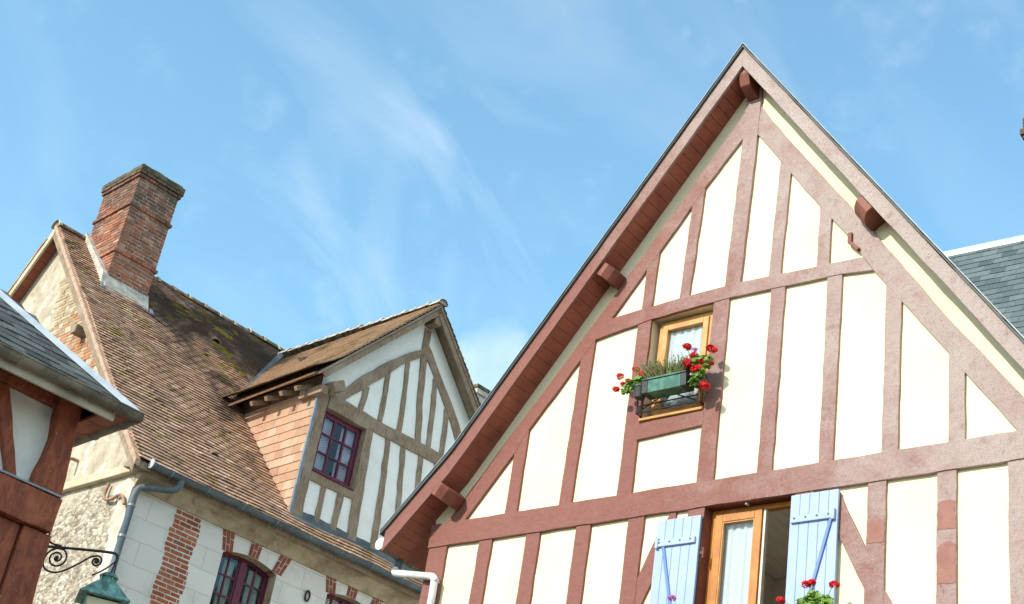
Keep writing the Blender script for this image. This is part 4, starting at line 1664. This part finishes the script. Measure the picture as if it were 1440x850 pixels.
# chimney -----------------------------------------------------------------
CT = 16.44
core = MB()
core.box((CX0 + .009, CY0 + .009, 13.4), (CX1 - .009, CY1 - .009, CT))
ch = core.build('chimney', M['brick_mortar'], H2)
R = random.Random(17)
m = MB()
r = 0
z_ = 13.42
bands = (14.62, 15.62, 16.28, 16.36)
while z_ < CT - .03:
    e = 0.0
    if any(abs(z_ - b) < .036 for b in bands): e = .035
    if z_ > 16.32: e = .055
    for face in range(4):
        L_ = (CX1 - CX0) + 2 * e if face % 2 == 0 else (CY1 - CY0) + 2 * e
        s_ = -.06 if r % 2 else 0.0
        while s_ < L_ - .01:
            b_ = .22 + R.uniform(-.012, .012)
            if R.random() < .15: b_ = .11
            a0, a1 = max(s_, 0), min(s_ + b_ - .016, L_)
            s_ += b_
            if a1 - a0 < .03: continue
            d_ = e + R.uniform(-.003, .006)
            q0, q1 = z_ + R.uniform(-.003, .003), z_ + .054 + R.uniform(-.004, .003)
            if face == 0: m.box((CX0 - e + a0, CY0 - d_, q0), (CX0 - e + a1, CY0 + .03, q1))
            elif face == 2: m.box((CX0 - e + a0, CY1 - .03, q0), (CX0 - e + a1, CY1 + d_, q1))
            elif face == 1: m.box((CX1 - .03, CY0 - e + a0, q0), (CX1 + d_, CY0 - e + a1, q1))
            else: m.box((CX0 - d_, CY0 - e + a0, q0), (CX0 + .03, CY0 - e + a1, q1))
    z_ += .072
    r += 1
m.build('brickwork', M['brick_dark'], ch)
M['cap_stone'] = simple('lichen_mortar_cap', (.16, .145, .095), (.075, .068, .048), 7, .95, .8, 25, .1)
m = MB()
cc = 10
for (zz, hh, e) in ((CT - .005, .10, .065), (CT + .096, .05, .02)):
    pts = rough([(CX0 - e, CY0 - e), (CX1 + e, CY0 - e), (CX1 + e, CY1 + e), (CX0 - e, CY1 + e)], .1, .012, int(e * 100))
    m.prism(pts, zz, zz + hh, lambda p, q, d: (p, q, d))
m.build('chimney_cap', M['cap_stone'], ch, bevel=.015)
# mortar fillet and zinc flashing round the foot
m = MB()
f = .05
yb = CY0 - .04
m.prism([(yb - .16, rz(yb - .16) + .02), (yb + .06, rz(yb + .06) + .25), (yb + .10, rz(yb) + .02)], CX0 - .03, CX1 + .03, SD)
m.prism([(CY0 - .10, rz(CY0 - .10) + .03), (CY0 - .02, rz(CY0) + .24), (CY1, rz(CY1) + .20), (CY1, rz(CY1) + .02)], CX0 - .10, CX0 + .02, SD)
m.prism([(CY0 - .02, rz(CY0 - .02) + .03), (CY0 + .02, rz(CY0) + .20), (CY1, rz(CY1) + .16), (CY1, rz(CY1) + .02)], CX1 - .02, CX1 + .045, SD)
m.build('mortar_fillet', M['mortar'], ch)
m = MB()
m.obox((( CX0 + CX1) / 2, yb - .17, rz(yb - .17) + .06), ((CX1 - CX0) / 2 + .10, 0, 0), tuple(rb * .045), tuple(rn * .012))
for x_ in (CX0 - .10, CX1 + .09):
    m.obox((x_, yb - .12, rz(yb - .12) + .07), (.03, 0, 0), tuple(rb * .09), tuple(rn * .02))
m.build('zinc_flashing', M['zinc'], ch)

# a second stack far along the ridge, its top just seen past the dormer
m = MB()
m.box((10.28, 5.0, 14.6), (10.78, 5.6, 16.62))
m.box((10.23, 4.95, 16.62), (10.83, 5.65, 16.74))
c2 = m.build('chimney', M['brick_mortar'], H2)
m = MB(); m.box((10.20, 4.92, 16.742), (10.86, 5.68, 16.83)); m.build('chimney_cap', M['cap_stone'], c2, bevel=.012)

# front gutter and rainwater pipe
gm_, gc_ = half_gutter((-.02, -.37, 9.345), (X1, -.37, 9.345 + .1), .068, seams=.62)
go_ = gm_.build('gutter', M['zinc_blue'], H2)
for c_ in gc_: c_.build('gutter_bracket', M['zinc'], go_)
m = MB()
m.lathe([(0, 0), (.072, 0), (.072, .014), (0, .014)], (-.03, -.37, 9.343), 20, Vector((-1, 0, 0)))
m.build('gutter_end', M['zinc_pale'], go_)
m = MB()
m.tube(smooth_path([(.50, -.37, 9.30), (.50, -.37, 9.20), (.44, -.34, 9.12), (.12, -.16, 9.08), (.03, -.10, 9.05), (-.005, -.09, 8.95), (-.005, -.09, 8.8)], 3), .05, 14)
m.tube([(-.005, -.09, 8.8), (-.005, -.09, .3)], .05, 14)
dp = m.build('downpipe', M['zinc_blue'], H2, smooth=True)
for zz in (8.76, 8.30, 6.9, 4.5, 2.2):
    m = MB()
    m.lathe([(.051, -.02), (.058, -.016), (.058, .016), (.051, .02)], (-.005, -.09, zz), 14)
    m.build('pipe_collar', M['zinc'], dp)

# dormer --------------------------------------------------------------------
FY = .10                                       # face of the dormer
dm_out = [(DL, 9.72), (DR, 9.72), (DR, 12.25), (DX, DAP + .04), (DL, 12.28)]
DWH = [(2.955, 10.62), (3.83, 10.62), (3.83, 11.72), (2.955, 11.72)]
m = holed(dm_out, [DWH], FR, FY)
m.add([(DL + .01, FY, 9.7), (DL + .01, 4.6, 12.0), (DL + .01, 2.6, 12.0), (DL + .01, FY, 12.0)], [(0, 1, 2, 3)])
m.add([(DR, FY, 9.7), (DR, 4.6, 12.0), (DR, 2.6, 12.0), (DR, FY, 12.0)], [(0, 1, 2, 3)])
dw = m.build('dormer_wall', M['lime'], H2, fix=False)


def oak(name, poly, proud, seed, amp=.008):
    m = MB()
    m.prism(rough(poly, .14, amp, seed), FY - proud, FY + .004, FR)
    return m.build(name, M['oak'], dw, bevel=.006)


oak('corner_post', [(2.78, 9.74), (2.97, 9.74), (2.955, 10.6), (2.95, 11.9), (2.96, 12.05), (2.76, 12.02), (2.77, 11.0)], .03, 1)
oak('tie_beam', [(2.97, 11.722), (3.5, 11.722), (3.83, 11.724), (3.86, 11.76), (4.2, 11.75), (5.0, 11.77), (6.6, 11.79), (6.6, 12.0), (5.2, 12.0), (4.2, 11.97), (3.4, 12.0), (2.97, 12.02)], .034, 2)
oak('post', [(3.93, 9.74), (4.11, 9.74), (4.03, 11.0), (3.985, 11.77), (3.83, 11.77), (3.85, 10.6)], .026, 3)
oak('window_sill_beam', [(2.955, 10.44), (3.90, 10.475), (3.90, 10.61), (2.955, 10.595)], .030, 4)
oak('stud', [(3.23, 9.74), (3.33, 9.74), (3.32, 10.46), (3.21, 10.455)], .022, 5)
oak('stud', [(3.56, 9.74), (3.68, 9.74), (3.69, 10.475), (3.56, 10.47)], .022, 6)
for i, (a, b, c, d) in enumerate(((4.42, 4.56, 4.27, 4.375), (4.86, 4.97, 4.625, 4.73), (5.22, 5.33, 5.04, 5.15), (5.62, 5.74, 5.42, 5.53), (6.1, 6.22, 5.95, 6.06))):
    oak('stud', [(a, 9.74), (b, 9.74), (.5 * b + .5 * d + .02, 10.8), (d, 11.77), (c, 11.77), (.5 * a + .5 * c + .02, 10.8)], .022, 10 + i, .012)
oak('brace', [(3.08, 11.99), (3.28, 12.01), (3.60, 12.36), (3.98, 12.80), (4.36, 13.24), (4.62, 13.46), (4.66, 13.66), (4.34, 13.42), (3.92, 13.02), (3.5, 12.56)], .030, 20)
oak('brace', [(4.78, 13.80), (4.76, 13.58), (5.15, 13.16), (5.62, 12.62), (6.05, 12.0), (6.25, 12.0), (5.80, 12.69), (5.40, 13.14)], .028, 21)
oak('king_post', [(4.90, 11.98), (5.03, 11.98), (4.88, 12.8), (4.79, 13.6), (4.775, 14.08), (4.62, 14.08), (4.65, 13.5), (4.75, 12.8)], .026, 22)
for i, (a, b, c, d, z1) in enumerate(((3.57, 3.68, 3.60, 3.72, 12.46), (4.02, 4.12, 3.99, 4.085, 12.92), (4.46, 4.57, 4.36, 4.45, 13.30), (5.15, 5.265, 5.02, 5.13, 13.30), (5.47, 5.58, 5.40, 5.52, 12.88), (5.85, 5.95, 5.83, 5.92, 12.35))):
    oak('stud', [(a, 11.98), (b, 11.98), (.5 * b + .5 * d + .015, 11.98 + (z1 - 11.98) * .5), (d, z1), (c, z1 - .05), (.5 * a + .5 * c + .015, 11.98 + (z1 - 11.98) * .5)], .022, 30 + i, .010)
# dormer window: three columns by three rows
reveal_box(2.955, 3.83, 10.62, 11.72, FY - .02, FY + .19).build('window_reveal', M['oak'], H2)
room_box(2.9, 5.6, 10.3, 11.74, FY + .20, 2.2, DWH).build('room', M['room_blue'], H2)
m = MB()
x0, x1, z0, z1 = 2.958, 3.827, 10.625, 11.715
f0, f1 = FY + .085, FY + .15
frame_rect(m, x0, x1, z0, z1, .055, f0, f1)
do_ = m.build('dormer_window', M['wine'], H2, bevel=.004)
m = MB()
ix0, ix1, iz0, iz1 = x0 + .055, x1 - .055, z0 + .055, z1 - .055
frame_rect(m, ix0, ix1, iz0, iz1, .035, f0 - .012, f1 - .015)
for i in (1, 2):
    q = ix0 + (ix1 - ix0) * i / 3
    m.box((q - .016, f0 - .008, iz0 + .035), (q + .016, f1 - .02, iz1 - .035))
for j in (1, 2):
    q = iz0 + (iz1 - iz0) * j / 3
    for i in range(3):
        a = ix0 + (ix1 - ix0) * i / 3 + (.016 if i else .035)
        b = ix0 + (ix1 - ix0) * (i + 1) / 3 - (.016 if i < 2 else .035)
        m.box((a, f0 - .006, q - .014), (b, f1 - .022, q + .014))
m.build('sash', M['wine'], do_, bevel=.003)
sheet(ix0 + .01, ix1 - .01, iz0 + .01, iz1 - .01, f0 + .014, do_, M['glass'])
for (a, b, sd_) in ((ix0 + .02, ix0 + .29, 1), (ix1 - .30, ix1 - .02, 2)):
    curtain(a, b, iz0 + .02, iz1 - .02, f1 + .01, 3, .008, FR, sd_).build('curtain', M['lace'], do_, smooth=True)
m = MB(); m.box((x0 - .0, FY - .06, z0 - .028), (x1, FY + .09, z0 - .002)); m.build('window_sill', M['wine'], do_, bevel=.004)

# tile-hung cheek on the left
def keep_cheek(s, t):
    y = FY + s
    z = 9.75 + t
    return z > rz(y) - .30 and z < 11.86


m = tiles((DL - .012, FY, 9.75), (0, 1, 0), (0, 0, 1), (-1, 0, 0), 2.75, 2.2, .158, .23, .013, keep_cheek, 9, None, .5, 1.12)
m.build('cheek_tiles', M['tile_hung'], H2, fix=False)
m = MB()
m.box((DL - .05, FY - .035, 9.75), (DL - .0, FY + .01, 11.9))
m.build('cheek_edge', M['zinc'], H2)
m = MB()
m.box((DL + .012, FY + .01, 11.80), (DL + .06, 2.35, 12.27))
m.build('eave_infill', M['oak'], dw)
m = MB()                                       # flashing at the foot of the dormer face
Rf = random.Random(2)
vs = []
for i in range(41):
    x_ = DL + (DR - DL + .1) * i / 40
    e_ = Rf.uniform(-.012, .012)
    vs += [(x_, FY - .012, rz(FY - .012) + .15 + e_), (x_, FY - .03, rz(FY - .03) + .055), (x_, FY - .13, rz(FY - .13) + .05 + e_ * .5), (x_, FY - .13, rz(FY - .13) + .035 + e_ * .5)]
m.add(vs, [(i * 4 + j, i * 4 + j + 1, i * 4 + 5 + j, i * 4 + 4 + j) for i in range(40) for j in range(3)])
m.build('dormer_flashing', M['zinc_blue'], H2)
m = MB()
m.obox((2.72, .19, 11.90), (.075, 0, 0), (0, .30, 0), (0, 0, .075))
m.build('plate_end', M['oak'], dw, bevel=.012)

# dormer roof
DRZ0, DRZ1 = 14.50, 14.93                       # the ridge climbs a little to the back
DF, DB = -.20, 4.85
DRX0, DRX1 = 4.66, 4.93
EZL = 12.04
for side in (-1, 1):
    ex = DX - 2.29 if side < 0 else DX + 2.20
    p_ef = Vector((ex, DF, EZL + .0)); p_rf = Vector((DRX0, DF, DRZ0))
    p_rb = Vector((DRX1, DB, DRZ1)); p_eb = Vector((ex, DB, EZL - .12 if side < 0 else EZL))
    a = Vector((0, 1, 0)) if side < 0 else Vector((0, 1, 0))
    b = (p_rf - p_ef).normalized()
    n_ = b.cross(a) if side < 0 else a.cross(b)
    if n_.z < 0: n_ = -n_
    Lb = (p_rf - p_ef).length
    hd = (p_rb - p_rf) - Vector((0, DB - DF, 0))

    def keep_d(s, t, ex=ex, b=b):
        p = p_ef + Vector((0, s, 0)) + b * t
        return p.z > rz(p.y) - .05

    def sag_d(s, t, side=side):
        # the old roof eases out at the eave and rises towards the back
        kick = .10 * max(0, 1 - t / .75) ** 2
        return kick + .045 * (s / 5) * (t / Lb) + .015 * math.sin(s * 1.6) * math.sin(t * .9)

    m = tiles(p_ef, (0, 1, 0), b, n_, DB - DF, Lb - .02, .108, .172, .014, keep_d, 31 + side, sag_d, .8, 1.7, 2.3)
    dr = m.build('dormer_roof', M['tile_old'] if side < 0 else M['tile'], H2, fix=False)
    # boarding below
    m = MB()
    vs = []
    ky = 2.30 if side < 0 else 2.3
    yb_e = EY + (p_ef.z - EZ) / KS + .1
    yb_r = DB
    q = [p_ef - n_ * .012 + b * .05, Vector((p_ef.x, yb_e, p_ef.z)) - n_ * .012 + b * .05, Vector((p_rf.x, yb_r, p_rf.z)) - n_ * .012, p_rf - n_ * .012]
    m.hexa([v_ - n_ * .035 for v_ in q] + q)
    m.build('roof_boarding', M['oak'], dr)
    # barge board
    m = MB()
    q0, q1 = p_ef + Vector((0, .02, 0)) + b * .16, p_rf + Vector((0, .02, 0))
    dn = -n_
    m.hexa([q0 + dn * .15, q1 + dn * .15, q1 + dn * .15 + Vector((0, .04, 0)), q0 + dn * .15 + Vector((0, .04, 0)), q0 + dn * .05, q1 + dn * .05, q1 + dn * .05 + Vector((0, .04, 0)), q0 + dn * .05 + Vector((0, .04, 0))])
    m.build('barge_board', M['oak'], dr, bevel=.006)
    if side < 0:
        for i in range(4):
            y_ = .30 + i * .40
            m = MB()
            m.obox((2.62, y_, 11.99), (.19, 0, .11), (0, .038, 0), (-.02, 0, .034))
            m.build('rafter_foot', M['oak'], dr, bevel=.008)
        m = MB()
        q = [Vector((ex - .01, DF + .03, EZL - .02)), Vector((ex - .01, 2.35, EZL - .08))]
        m.hexa([q[0], q[1], q[1] + Vector((.05, 0, .04)), q[0] + Vector((.05, 0, .04)), q[0] + Vector((-.005, 0, .035)), q[1] + Vector((-.005, 0, .035)), q[1] + Vector((.04, 0, .07)), q[0] + Vector((.04, 0, .07))])
        m.build('eave_board', M['eave'], dr)
m = MB()
m.obox((2.90, -.02, 12.02), (.10, 0, .06), (0, .22, 0), (-.05, 0, .08))
m.build('purlin_end', M['oak'], H2, bevel=.015)
m = MB()
m.obox((4.69, -.02, 14.20), (.075, 0, 0), (0, .14, 0), (0, 0, .09))
m.build('purlin_end', M['oak'], H2, bevel=.015)
T, Mo = ridge_run((DRX0, DF - .02, DRZ0 + .05), (DRX1, DB + .1, DRZ1 + .05), (1, 0, 0), .33, .095, 9)
T.build('dormer_ridge_tiles', M['ridge_pale'], H2)
Mo.build('dormer_ridge_mortar', M['mortar'], H2)
# valley lead between the roofs
m = MB()
pA = Vector((2.46, EY + (12.0 - EZ) / KS - .02, 12.0)); pB = Vector((4.82, DB - .05, 14.86))
d_ = (pB - pA).normalized(); s_ = d_.cross(rn).normalized()
m.hexa([pA + s_ * .05 + rn * .03, pA - s_ * .05 + rn * .03, pB - s_ * .05 + rn * .03, pB + s_ * .05 + rn * .03, pA + s_ * .05 + rn * .045, pA - s_ * .05 + rn * .045, pB - s_ * .05 + rn * .045, pB + s_ * .05 + rn * .045])
m.build('valley_lead', M['zinc_blue'], H2)
m = MB()
cc_ = Vector((3.75, 2.6, 0))
m2 = MB()
n_ = 8
zc = EZL + (DRZ0 - EZL) * ((3.82 - 2.41) / (DRX0 - 2.41))
for (d, r_) in ((-.09, .06), (0, .058), (.10, .02)):
    pass
m2.tube([(3.74, 2.4, zc + .02), (3.86, 2.4, zc + .14)], [.06, .03], 10)
m2.build('vent_tile', M['ridge'], H2)

# ================================================================== 3. LEFT HOUSE: WHITE PANELS, OXBLOOD TIMBERS, SLATE HIP
H3 = thing('timber_corner_house', 'white plastered corner house with dark red timbers and grey slate hip, cut by left edge', 'house', (-3.2105, 10.8894, 0), rad(41.3775))
HL, HD = -7.0, 5.0
m = MB()
m.add([(HL, 0, 0), (.0, 0, 0), (.0, 0, 6.2), (HL, 0, 6.2)], [(0, 1, 2, 3)])
m.add([(.0, 0, 0), (.0, HD, 0), (.0, HD, 6.2), (.0, 0, 6.2)], [(0, 1, 2, 3)])
m.add([(HL, HD, 0), (.0, HD, 0), (.0, HD, 6.2), (HL, HD, 6.2)], [(0, 1, 2, 3)])
m.add([(HL, 0, 0), (HL, HD, 0), (HL, HD, 6.2), (HL, 0, 6.2)], [(0, 1, 2, 3)])
m.build('wall', M['white_left'], H3)


def ox(name, poly, d0, d1, seed, amp=.006, bev=.012):
    m = MB()
    m.prism(rough(poly, .12, amp, seed), d0, d1, FR)
    return m.build(name, M['oxblood'], H3, bevel=bev)


ox('wall_plate', [(HL, 6.10), (-.02, 6.10), (-.02, 6.195), (HL, 6.195)], -.05, .01, 1)
ox('corner_post', [(-.215, 5.42), (.045, 5.42), (.035, 5.60), (.012, 5.80), (-.01, 6.02), (-.015, 6.185), (-.215, 6.185), (-.205, 6.02), (-.175, 5.86), (-.185, 5.70), (-.21, 5.56)], -.09, .12, 2)
ox('jetty_beam', [(HL, 5.145), (.045, 5.145), (.05, 5.42), (HL, 5.415)], -.12, .06, 3)
ox('lower_post', [(-.165, 0), (.10, 0), (.095, 4.62), (.075, 5.14), (-.165, 5.14)], -.075, .10, 4)
ox('panel_board', [(-.36, 0), (-.17, 0), (-.17, 5.14), (-.36, 5.14)], -.045, .0, 5)
ox('panel_board', [(-.75, 0), (-.365, 0), (-.365, 5.14), (-.75, 5.14)], -.038, .0, 6)
ox('timber_brace', [(-.40, 5.42), (-.315, 5.42), (-.62, 6.10), (-.73, 6.10)], -.055, .01, 7)
ox('lower_brace', [(-.36, 4.95), (-.36, 4.65), (-.17, 4.2), (-.17, 4.42)], -.06, -.01, 8)
for i, x_ in enumerate((-1.9, -3.2, -4.5, -5.8)):
    ox('timber_stud', [(x_, 5.42), (x_ + .2, 5.42), (x_ + .2, 6.10), (x_, 6.10)], -.045, .01, 20 + i)
    ox('lower_post', [(x_, 0), (x_ + .2, 0), (x_ + .2, 5.14), (x_, 5.14)], -.045, .01, 30 + i)
m = MB(); m.box((HL, -.128, 5.423), (.03, -.04, 5.438)); m.build('zinc_drip', M['zinc'], H3)
# eaves: cream soffit board and fascia
EXL, EYL, EZL3 = .27, -.46, 6.115            # roof corner
m = MB()
m.hexa([(HL, -.44, 6.045), (.02, -.44, 6.045), (.02, -.052, 6.19), (HL, -.052, 6.19), (HL, -.44, 6.07), (.02, -.44, 6.07), (.02, -.052, 6.215), (HL, -.052, 6.215)])
m.box((HL, -.46, 6.02), (.08, -.435, 6.13))
m.build('fascia', M['fascia_cream'], H3, bevel=.004)
m = MB()
for i in range(18):
    m.box((.025, -.42 + i * .3, 6.085), (.19, -.42 + i * .3 + .29, 6.11))
m.build('hip_soffit', M['soffit'], H3)
k3 = .88
gm_, gc_ = half_gutter((HL, -.51, 6.135), (.255, -.51, 6.135), .06, seams=.42)
go_ = gm_.build('gutter', M['gutter_old'], H3)
for c_ in gc_: c_.build('gutter_seam', M['gutter_old'], go_)
gm_, gc_ = half_gutter((.24, -.50, 6.13), (.24, HD + .4, 6.13), .06, seams=.42)
go_ = gm_.build('gutter', M['gutter_old'], H3)
for c_ in gc_: c_.build('gutter_seam', M['gutter_old'], go_)
# slate slopes
n3 = Vector((0, -k3, 1)).normalized(); b3 = Vector((0, 1, k3)).normalized()
RUN = 2.9


def keep_h(s, t):
    x = HL + s
    y = -.48 + t * b3.y
    return (.22 - x) > (y + .48) - .03


m = tiles((HL, -.48, 6.13), (1, 0, 0), b3, n3, .22 - HL, RUN / b3.y, .125, .22, .012, keep_h, 5, None, 1.3, 2.0)
r3 = m.build('roof', M['slate'], H3, fix=False)
m = MB()
q = [Vector((HL, -.48, 6.12)), Vector((.22, -.48, 6.12)), Vector((.22 - RUN, -.48 + RUN, 6.12 + RUN * k3)), Vector((HL, -.48 + RUN, 6.12 + RUN * k3))]
m.hexa([p - n3 * .06 for p in q] + [p - n3 * .003 for p in q])
m.build('roof_boarding', M['soffit'], r3)
m = MB()
m.add([(.22, -.48, 6.13), (.22, -.48 + 2 * RUN, 6.13), (.22 - RUN, -.48 + RUN, 6.13 + RUN * k3)], [(0, 1, 2)])
m.add([(HL, -.48 + 2 * RUN, 6.13), (.22, -.48 + 2 * RUN, 6.13), (.22 - RUN, -.48 + RUN, 6.13 + RUN * k3), (HL, -.48 + RUN, 6.13 + RUN * k3)], [(0, 1, 2, 3)])
m.add([(HL, -.48, 6.1), (HL, -.48 + 2 * RUN, 6.1), (HL, -.48 + RUN, 6.13 + RUN * k3)], [(0, 1, 2)])
m.build('rear_slope', M['slate'], r3)
m = MB()                                      # zinc hip cover
h0, h1 = Vector((.23, -.49, 6.15)), Vector((.22 - RUN, -.48 + RUN, 6.14 + RUN * k3))
dh = (h1 - h0).normalized(); sh = Vector((1, 1, 0)).normalized(); uh = sh.cross(dh)
if uh.z < 0: uh = -uh
m.hexa([h0 - sh * .055 - uh * .02, h0 + sh * .055 - uh * .02, h1 + sh * .055 - uh * .02, h1 - sh * .055 - uh * .02, h0 - sh * .012 + uh * .035, h0 + sh * .012 + uh * .035, h1 + sh * .012 + uh * .035, h1 - sh * .012 + uh * .035])
m.build('hip_cover', M['zinc_pale'], r3)

# ------------------------------------------------------------------ wall lantern on the corner
e2 = 2 ** -.5
LM = Matrix.Translation((-3.2105, 10.8894, 0)) @ Matrix.Rotation(rad(41.3775), 4, 'Z')
lb_ = LM @ Vector((.08, -.05, 5.05))
L1 = thing('wall_lantern', 'verdigris copper street lantern on a scrolled black iron wall bracket', 'street lamp', lb_, rad(41.3775 - 45))


def LP(s, z, d=0.0):
    return (s, d, z - 5.05)


m = MB()
m.tube(smooth_path([LP(-.02, 5.20), LP(-.015, 5.11), LP(.03, 5.085), LP(.10, 5.082)], 3), .008, 8)
m.tube(smooth_path([LP(-.06, 5.055), LP(.03, 5.065), LP(.49, 5.094), LP(.53, 5.08), LP(.54, 5.045), LP(.535, 5.02)], 2), .011, 8)


def spiral(cx, cz, r0, turns, a0, dirn, endr=.012):
    return [LP(cx + (endr + (r0 - endr) * (1 - i / 60)) * math.cos(a0 + dirn * turns * 6.283 * i / 60), cz + (endr + (r0 - endr) * (1 - i / 60)) * math.sin(a0 + dirn * turns * 6.283 * i / 60)) for i in range(61)]


big = spiral(.092, 4.985, .072, 1.55, .5, 1)
m.tube(spiral(.092, 4.985, .078, 1.7, 1.2, -1), .0075, 7)
m.tube(spiral(.39, 5.005, .045, 1.6, 2.2, -1), .0075, 7)
m.tube(smooth_path([LP(.092 + .078 * math.cos(1.2), 4.985 + .078 * math.sin(1.2)), LP(.06, 5.06), LP(.008, 5.01), LP(-.005, 4.94), LP(.03, 4.88), LP(.12, 4.868), LP(.21, 4.92), LP(.29, 4.99), LP(.34, 5.035), LP(.363, 5.042)], 3), .0075, 7)
m.lathe([(0, -.02), (.013, -.012), (.016, 0), (.013, .012), (0, .02)], LP(.39, 5.005), 8)
m.lathe([(0, -.02), (.013, -.012), (.016, 0), (.013, .012), (0, .02)], LP(.092, 4.985), 8)
m.box((-.075, -.02, -.10), (-.055, .02, .17))
m.build('bracket', M['iron'], L1, smooth=True)
lx = .52
m = MB()
m.tube([LP(.535, 5.03), LP(.49, 4.975), LP(.44, 4.93), LP(.39, 4.895)], .006, 6)
m.tube(smooth_path([LP(.535, 5.02), LP(.545, 4.97), LP(.555, 4.90)], 2), .005, 6)
m.tube([LP(.535, 5.03), LP(lx, 4.915)], .006, 6)
m.build('hanging_rod', M['iron'], L1)


def sq(m, prof, cx=lx, rot=0.0):
    """square-section lathe"""
    vs = []
    for r_, z_ in prof:
        for k in range(4):
            a = math.pi / 4 + k * math.pi / 2 + rot
            vs.append(LP(cx + r_ * 1.414 * math.cos(a), z_, r_ * 1.414 * math.sin(a)))
    m.add(vs, [(i * 4 + k, i * 4 + (k + 1) % 4, (i + 1) * 4 + (k + 1) % 4, (i + 1) * 4 + k) for i in range(len(prof) - 1) for k in range(4)])


m = MB()
sq(m, [(.0, 4.705), (.182, 4.705), (.187, 4.714), (.182, 4.721), (.150, 4.752), (.088, 4.828), (.076, 4.842), (.0, 4.842)], lx, .35)
m.build('lamp_roof', M['copper'], L1, bevel=.003)
m = MB()
m.lathe([(.055, 4.84 - 5.05), (.055, 4.90 - 5.05)], (lx, 0, 0), 16)
m.lathe([(.072, 4.895 - 5.05), (.070, 4.905 - 5.05), (.045, 4.925 - 5.05), (.0, 4.93 - 5.05)], (lx, 0, 0), 16)
m.lathe([(.0, 4.893 - 5.05), (.072, 4.895 - 5.05)], (lx, 0, 0), 16)
for k in range(8):
    a = k * math.pi / 4
    m.box((lx + .06 * math.cos(a) - .006, .06 * math.sin(a) - .006, 4.842 - 5.05), (lx + .06 * math.cos(a) + .006, .06 * math.sin(a) + .006, 4.896 - 5.05))
m.build('lamp_cowl', M['copper'], L1)
m = MB(); sq(m, [(.125, 4.695), (.085, 4.33)], lx, .35); m.build('lamp_glass', M['lamp_glass'], L1)
m = MB()
for k in range(4):
    a = math.pi / 4 + k * math.pi / 2 + .35
    m.tube([LP(lx + .128 * 1.414 * math.cos(a), 4.70, .128 * 1.414 * math.sin(a)), LP(lx + .088 * 1.414 * math.cos(a), 4.33, .088 * 1.414 * math.sin(a))], .009, 6)
sq(m, [(.0, 4.33), (.098, 4.33), (.098, 4.31), (.06, 4.28), (.02, 4.25), (0, 4.25)], lx, .35)
m.build('lamp_frame', M['copper'], L1)

# ================================================================== 4. SLATE HOUSE BEHIND, RIGHT
H4 = thing('slate_roofed_house', 'tall house with blue grey slate roof and brick chimney behind the right gable', 'house', (8.2178, 23.7510, 0), rad(-40.33))
RZ4, P4 = 17.95, math.tan(rad(60))
RUN4 = 3.25
X40, X41 = -5.5, 7.5
EZ4 = RZ4 - RUN4 * P4
m = MB()
m.box((X40, -RUN4 + .3, 0), (X41, RUN4 - .3, EZ4 + .4))
m.add([(X40, -RUN4 + .3, EZ4 + .4), (X40, RUN4 - .3, EZ4 + .4), (X40, 0, RZ4 - .2)], [(0, 1, 2)])
m.add([(X41, -RUN4 + .3, EZ4 + .4), (X41, RUN4 - .3, EZ4 + .4), (X41, 0, RZ4 - .2)], [(0, 1, 2)])
m.build('wall', M['lime'], H4)
b4 = Vector((0, 1, P4)).normalized(); n4 = Vector((0, -P4, 1)).normalized()
m = tiles((X40, -RUN4, EZ4), (1, 0, 0), b4, n4, X41 - X40, RUN4 / b4.y - .02, .20, .28, .016, None, 12, None, .9, 2.0, 1.5)
r4 = m.build('roof', M['slate_blue'], H4, fix=False)
m = MB()
m.prism([(-RUN4, EZ4), (RUN4, EZ4), (0, RZ4 - .02)], X40 + .01, X41 - .01, SD)
m.build('roof_core', M['slate_blue'], r4)
m = MB()
m.prism([(-.11, RZ4 - .13), (0, RZ4 + .03), (.11, RZ4 - .13), (.11, RZ4 - .08), (0, RZ4 + .075), (-.11, RZ4 - .08)], X40, X41, SD)
m.build('ridge_cap', M['zinc_pale'], r4)
m = MB()
m.box((1.66, -.45, RZ4 - .5), (2.9, .45, RZ4 + 2.2))
c4 = m.build('chimney', M['brick_mortar'], H4)
m = MB()
R = random.Random(44)
z_ = RZ4 - .4
r = 0
while z_ < RZ4 + 2.34:
    o_ = z_ - RZ4
    e = 0 if o_ < 1.80 else (.04 if o_ < 1.87 else (.085 if o_ < 1.94 else (.125 if o_ < 2.08 else .08)))
    x_ = 1.66 - e
    while x_ < 2.9 + e:
        b_ = .22 if r % 2 or x_ > 1.78 else .11
        m.box((x_, -.45 - e - R.uniform(0, .008), z_), (min(x_ + b_ - .012, 2.9 + e), .45 + e + R.uniform(0, .008), z_ + .060))
        x_ += b_
    z_ += .072
    r += 1
m.build('brickwork', M['brick_dark'], c4)
m = MB(); m.box((1.63, -.5, RZ4 + 2.345), (2.95, .5, RZ4 + 2.42)); m.build('chimney_cap', M['stone_trim'], c4, bevel=.01)
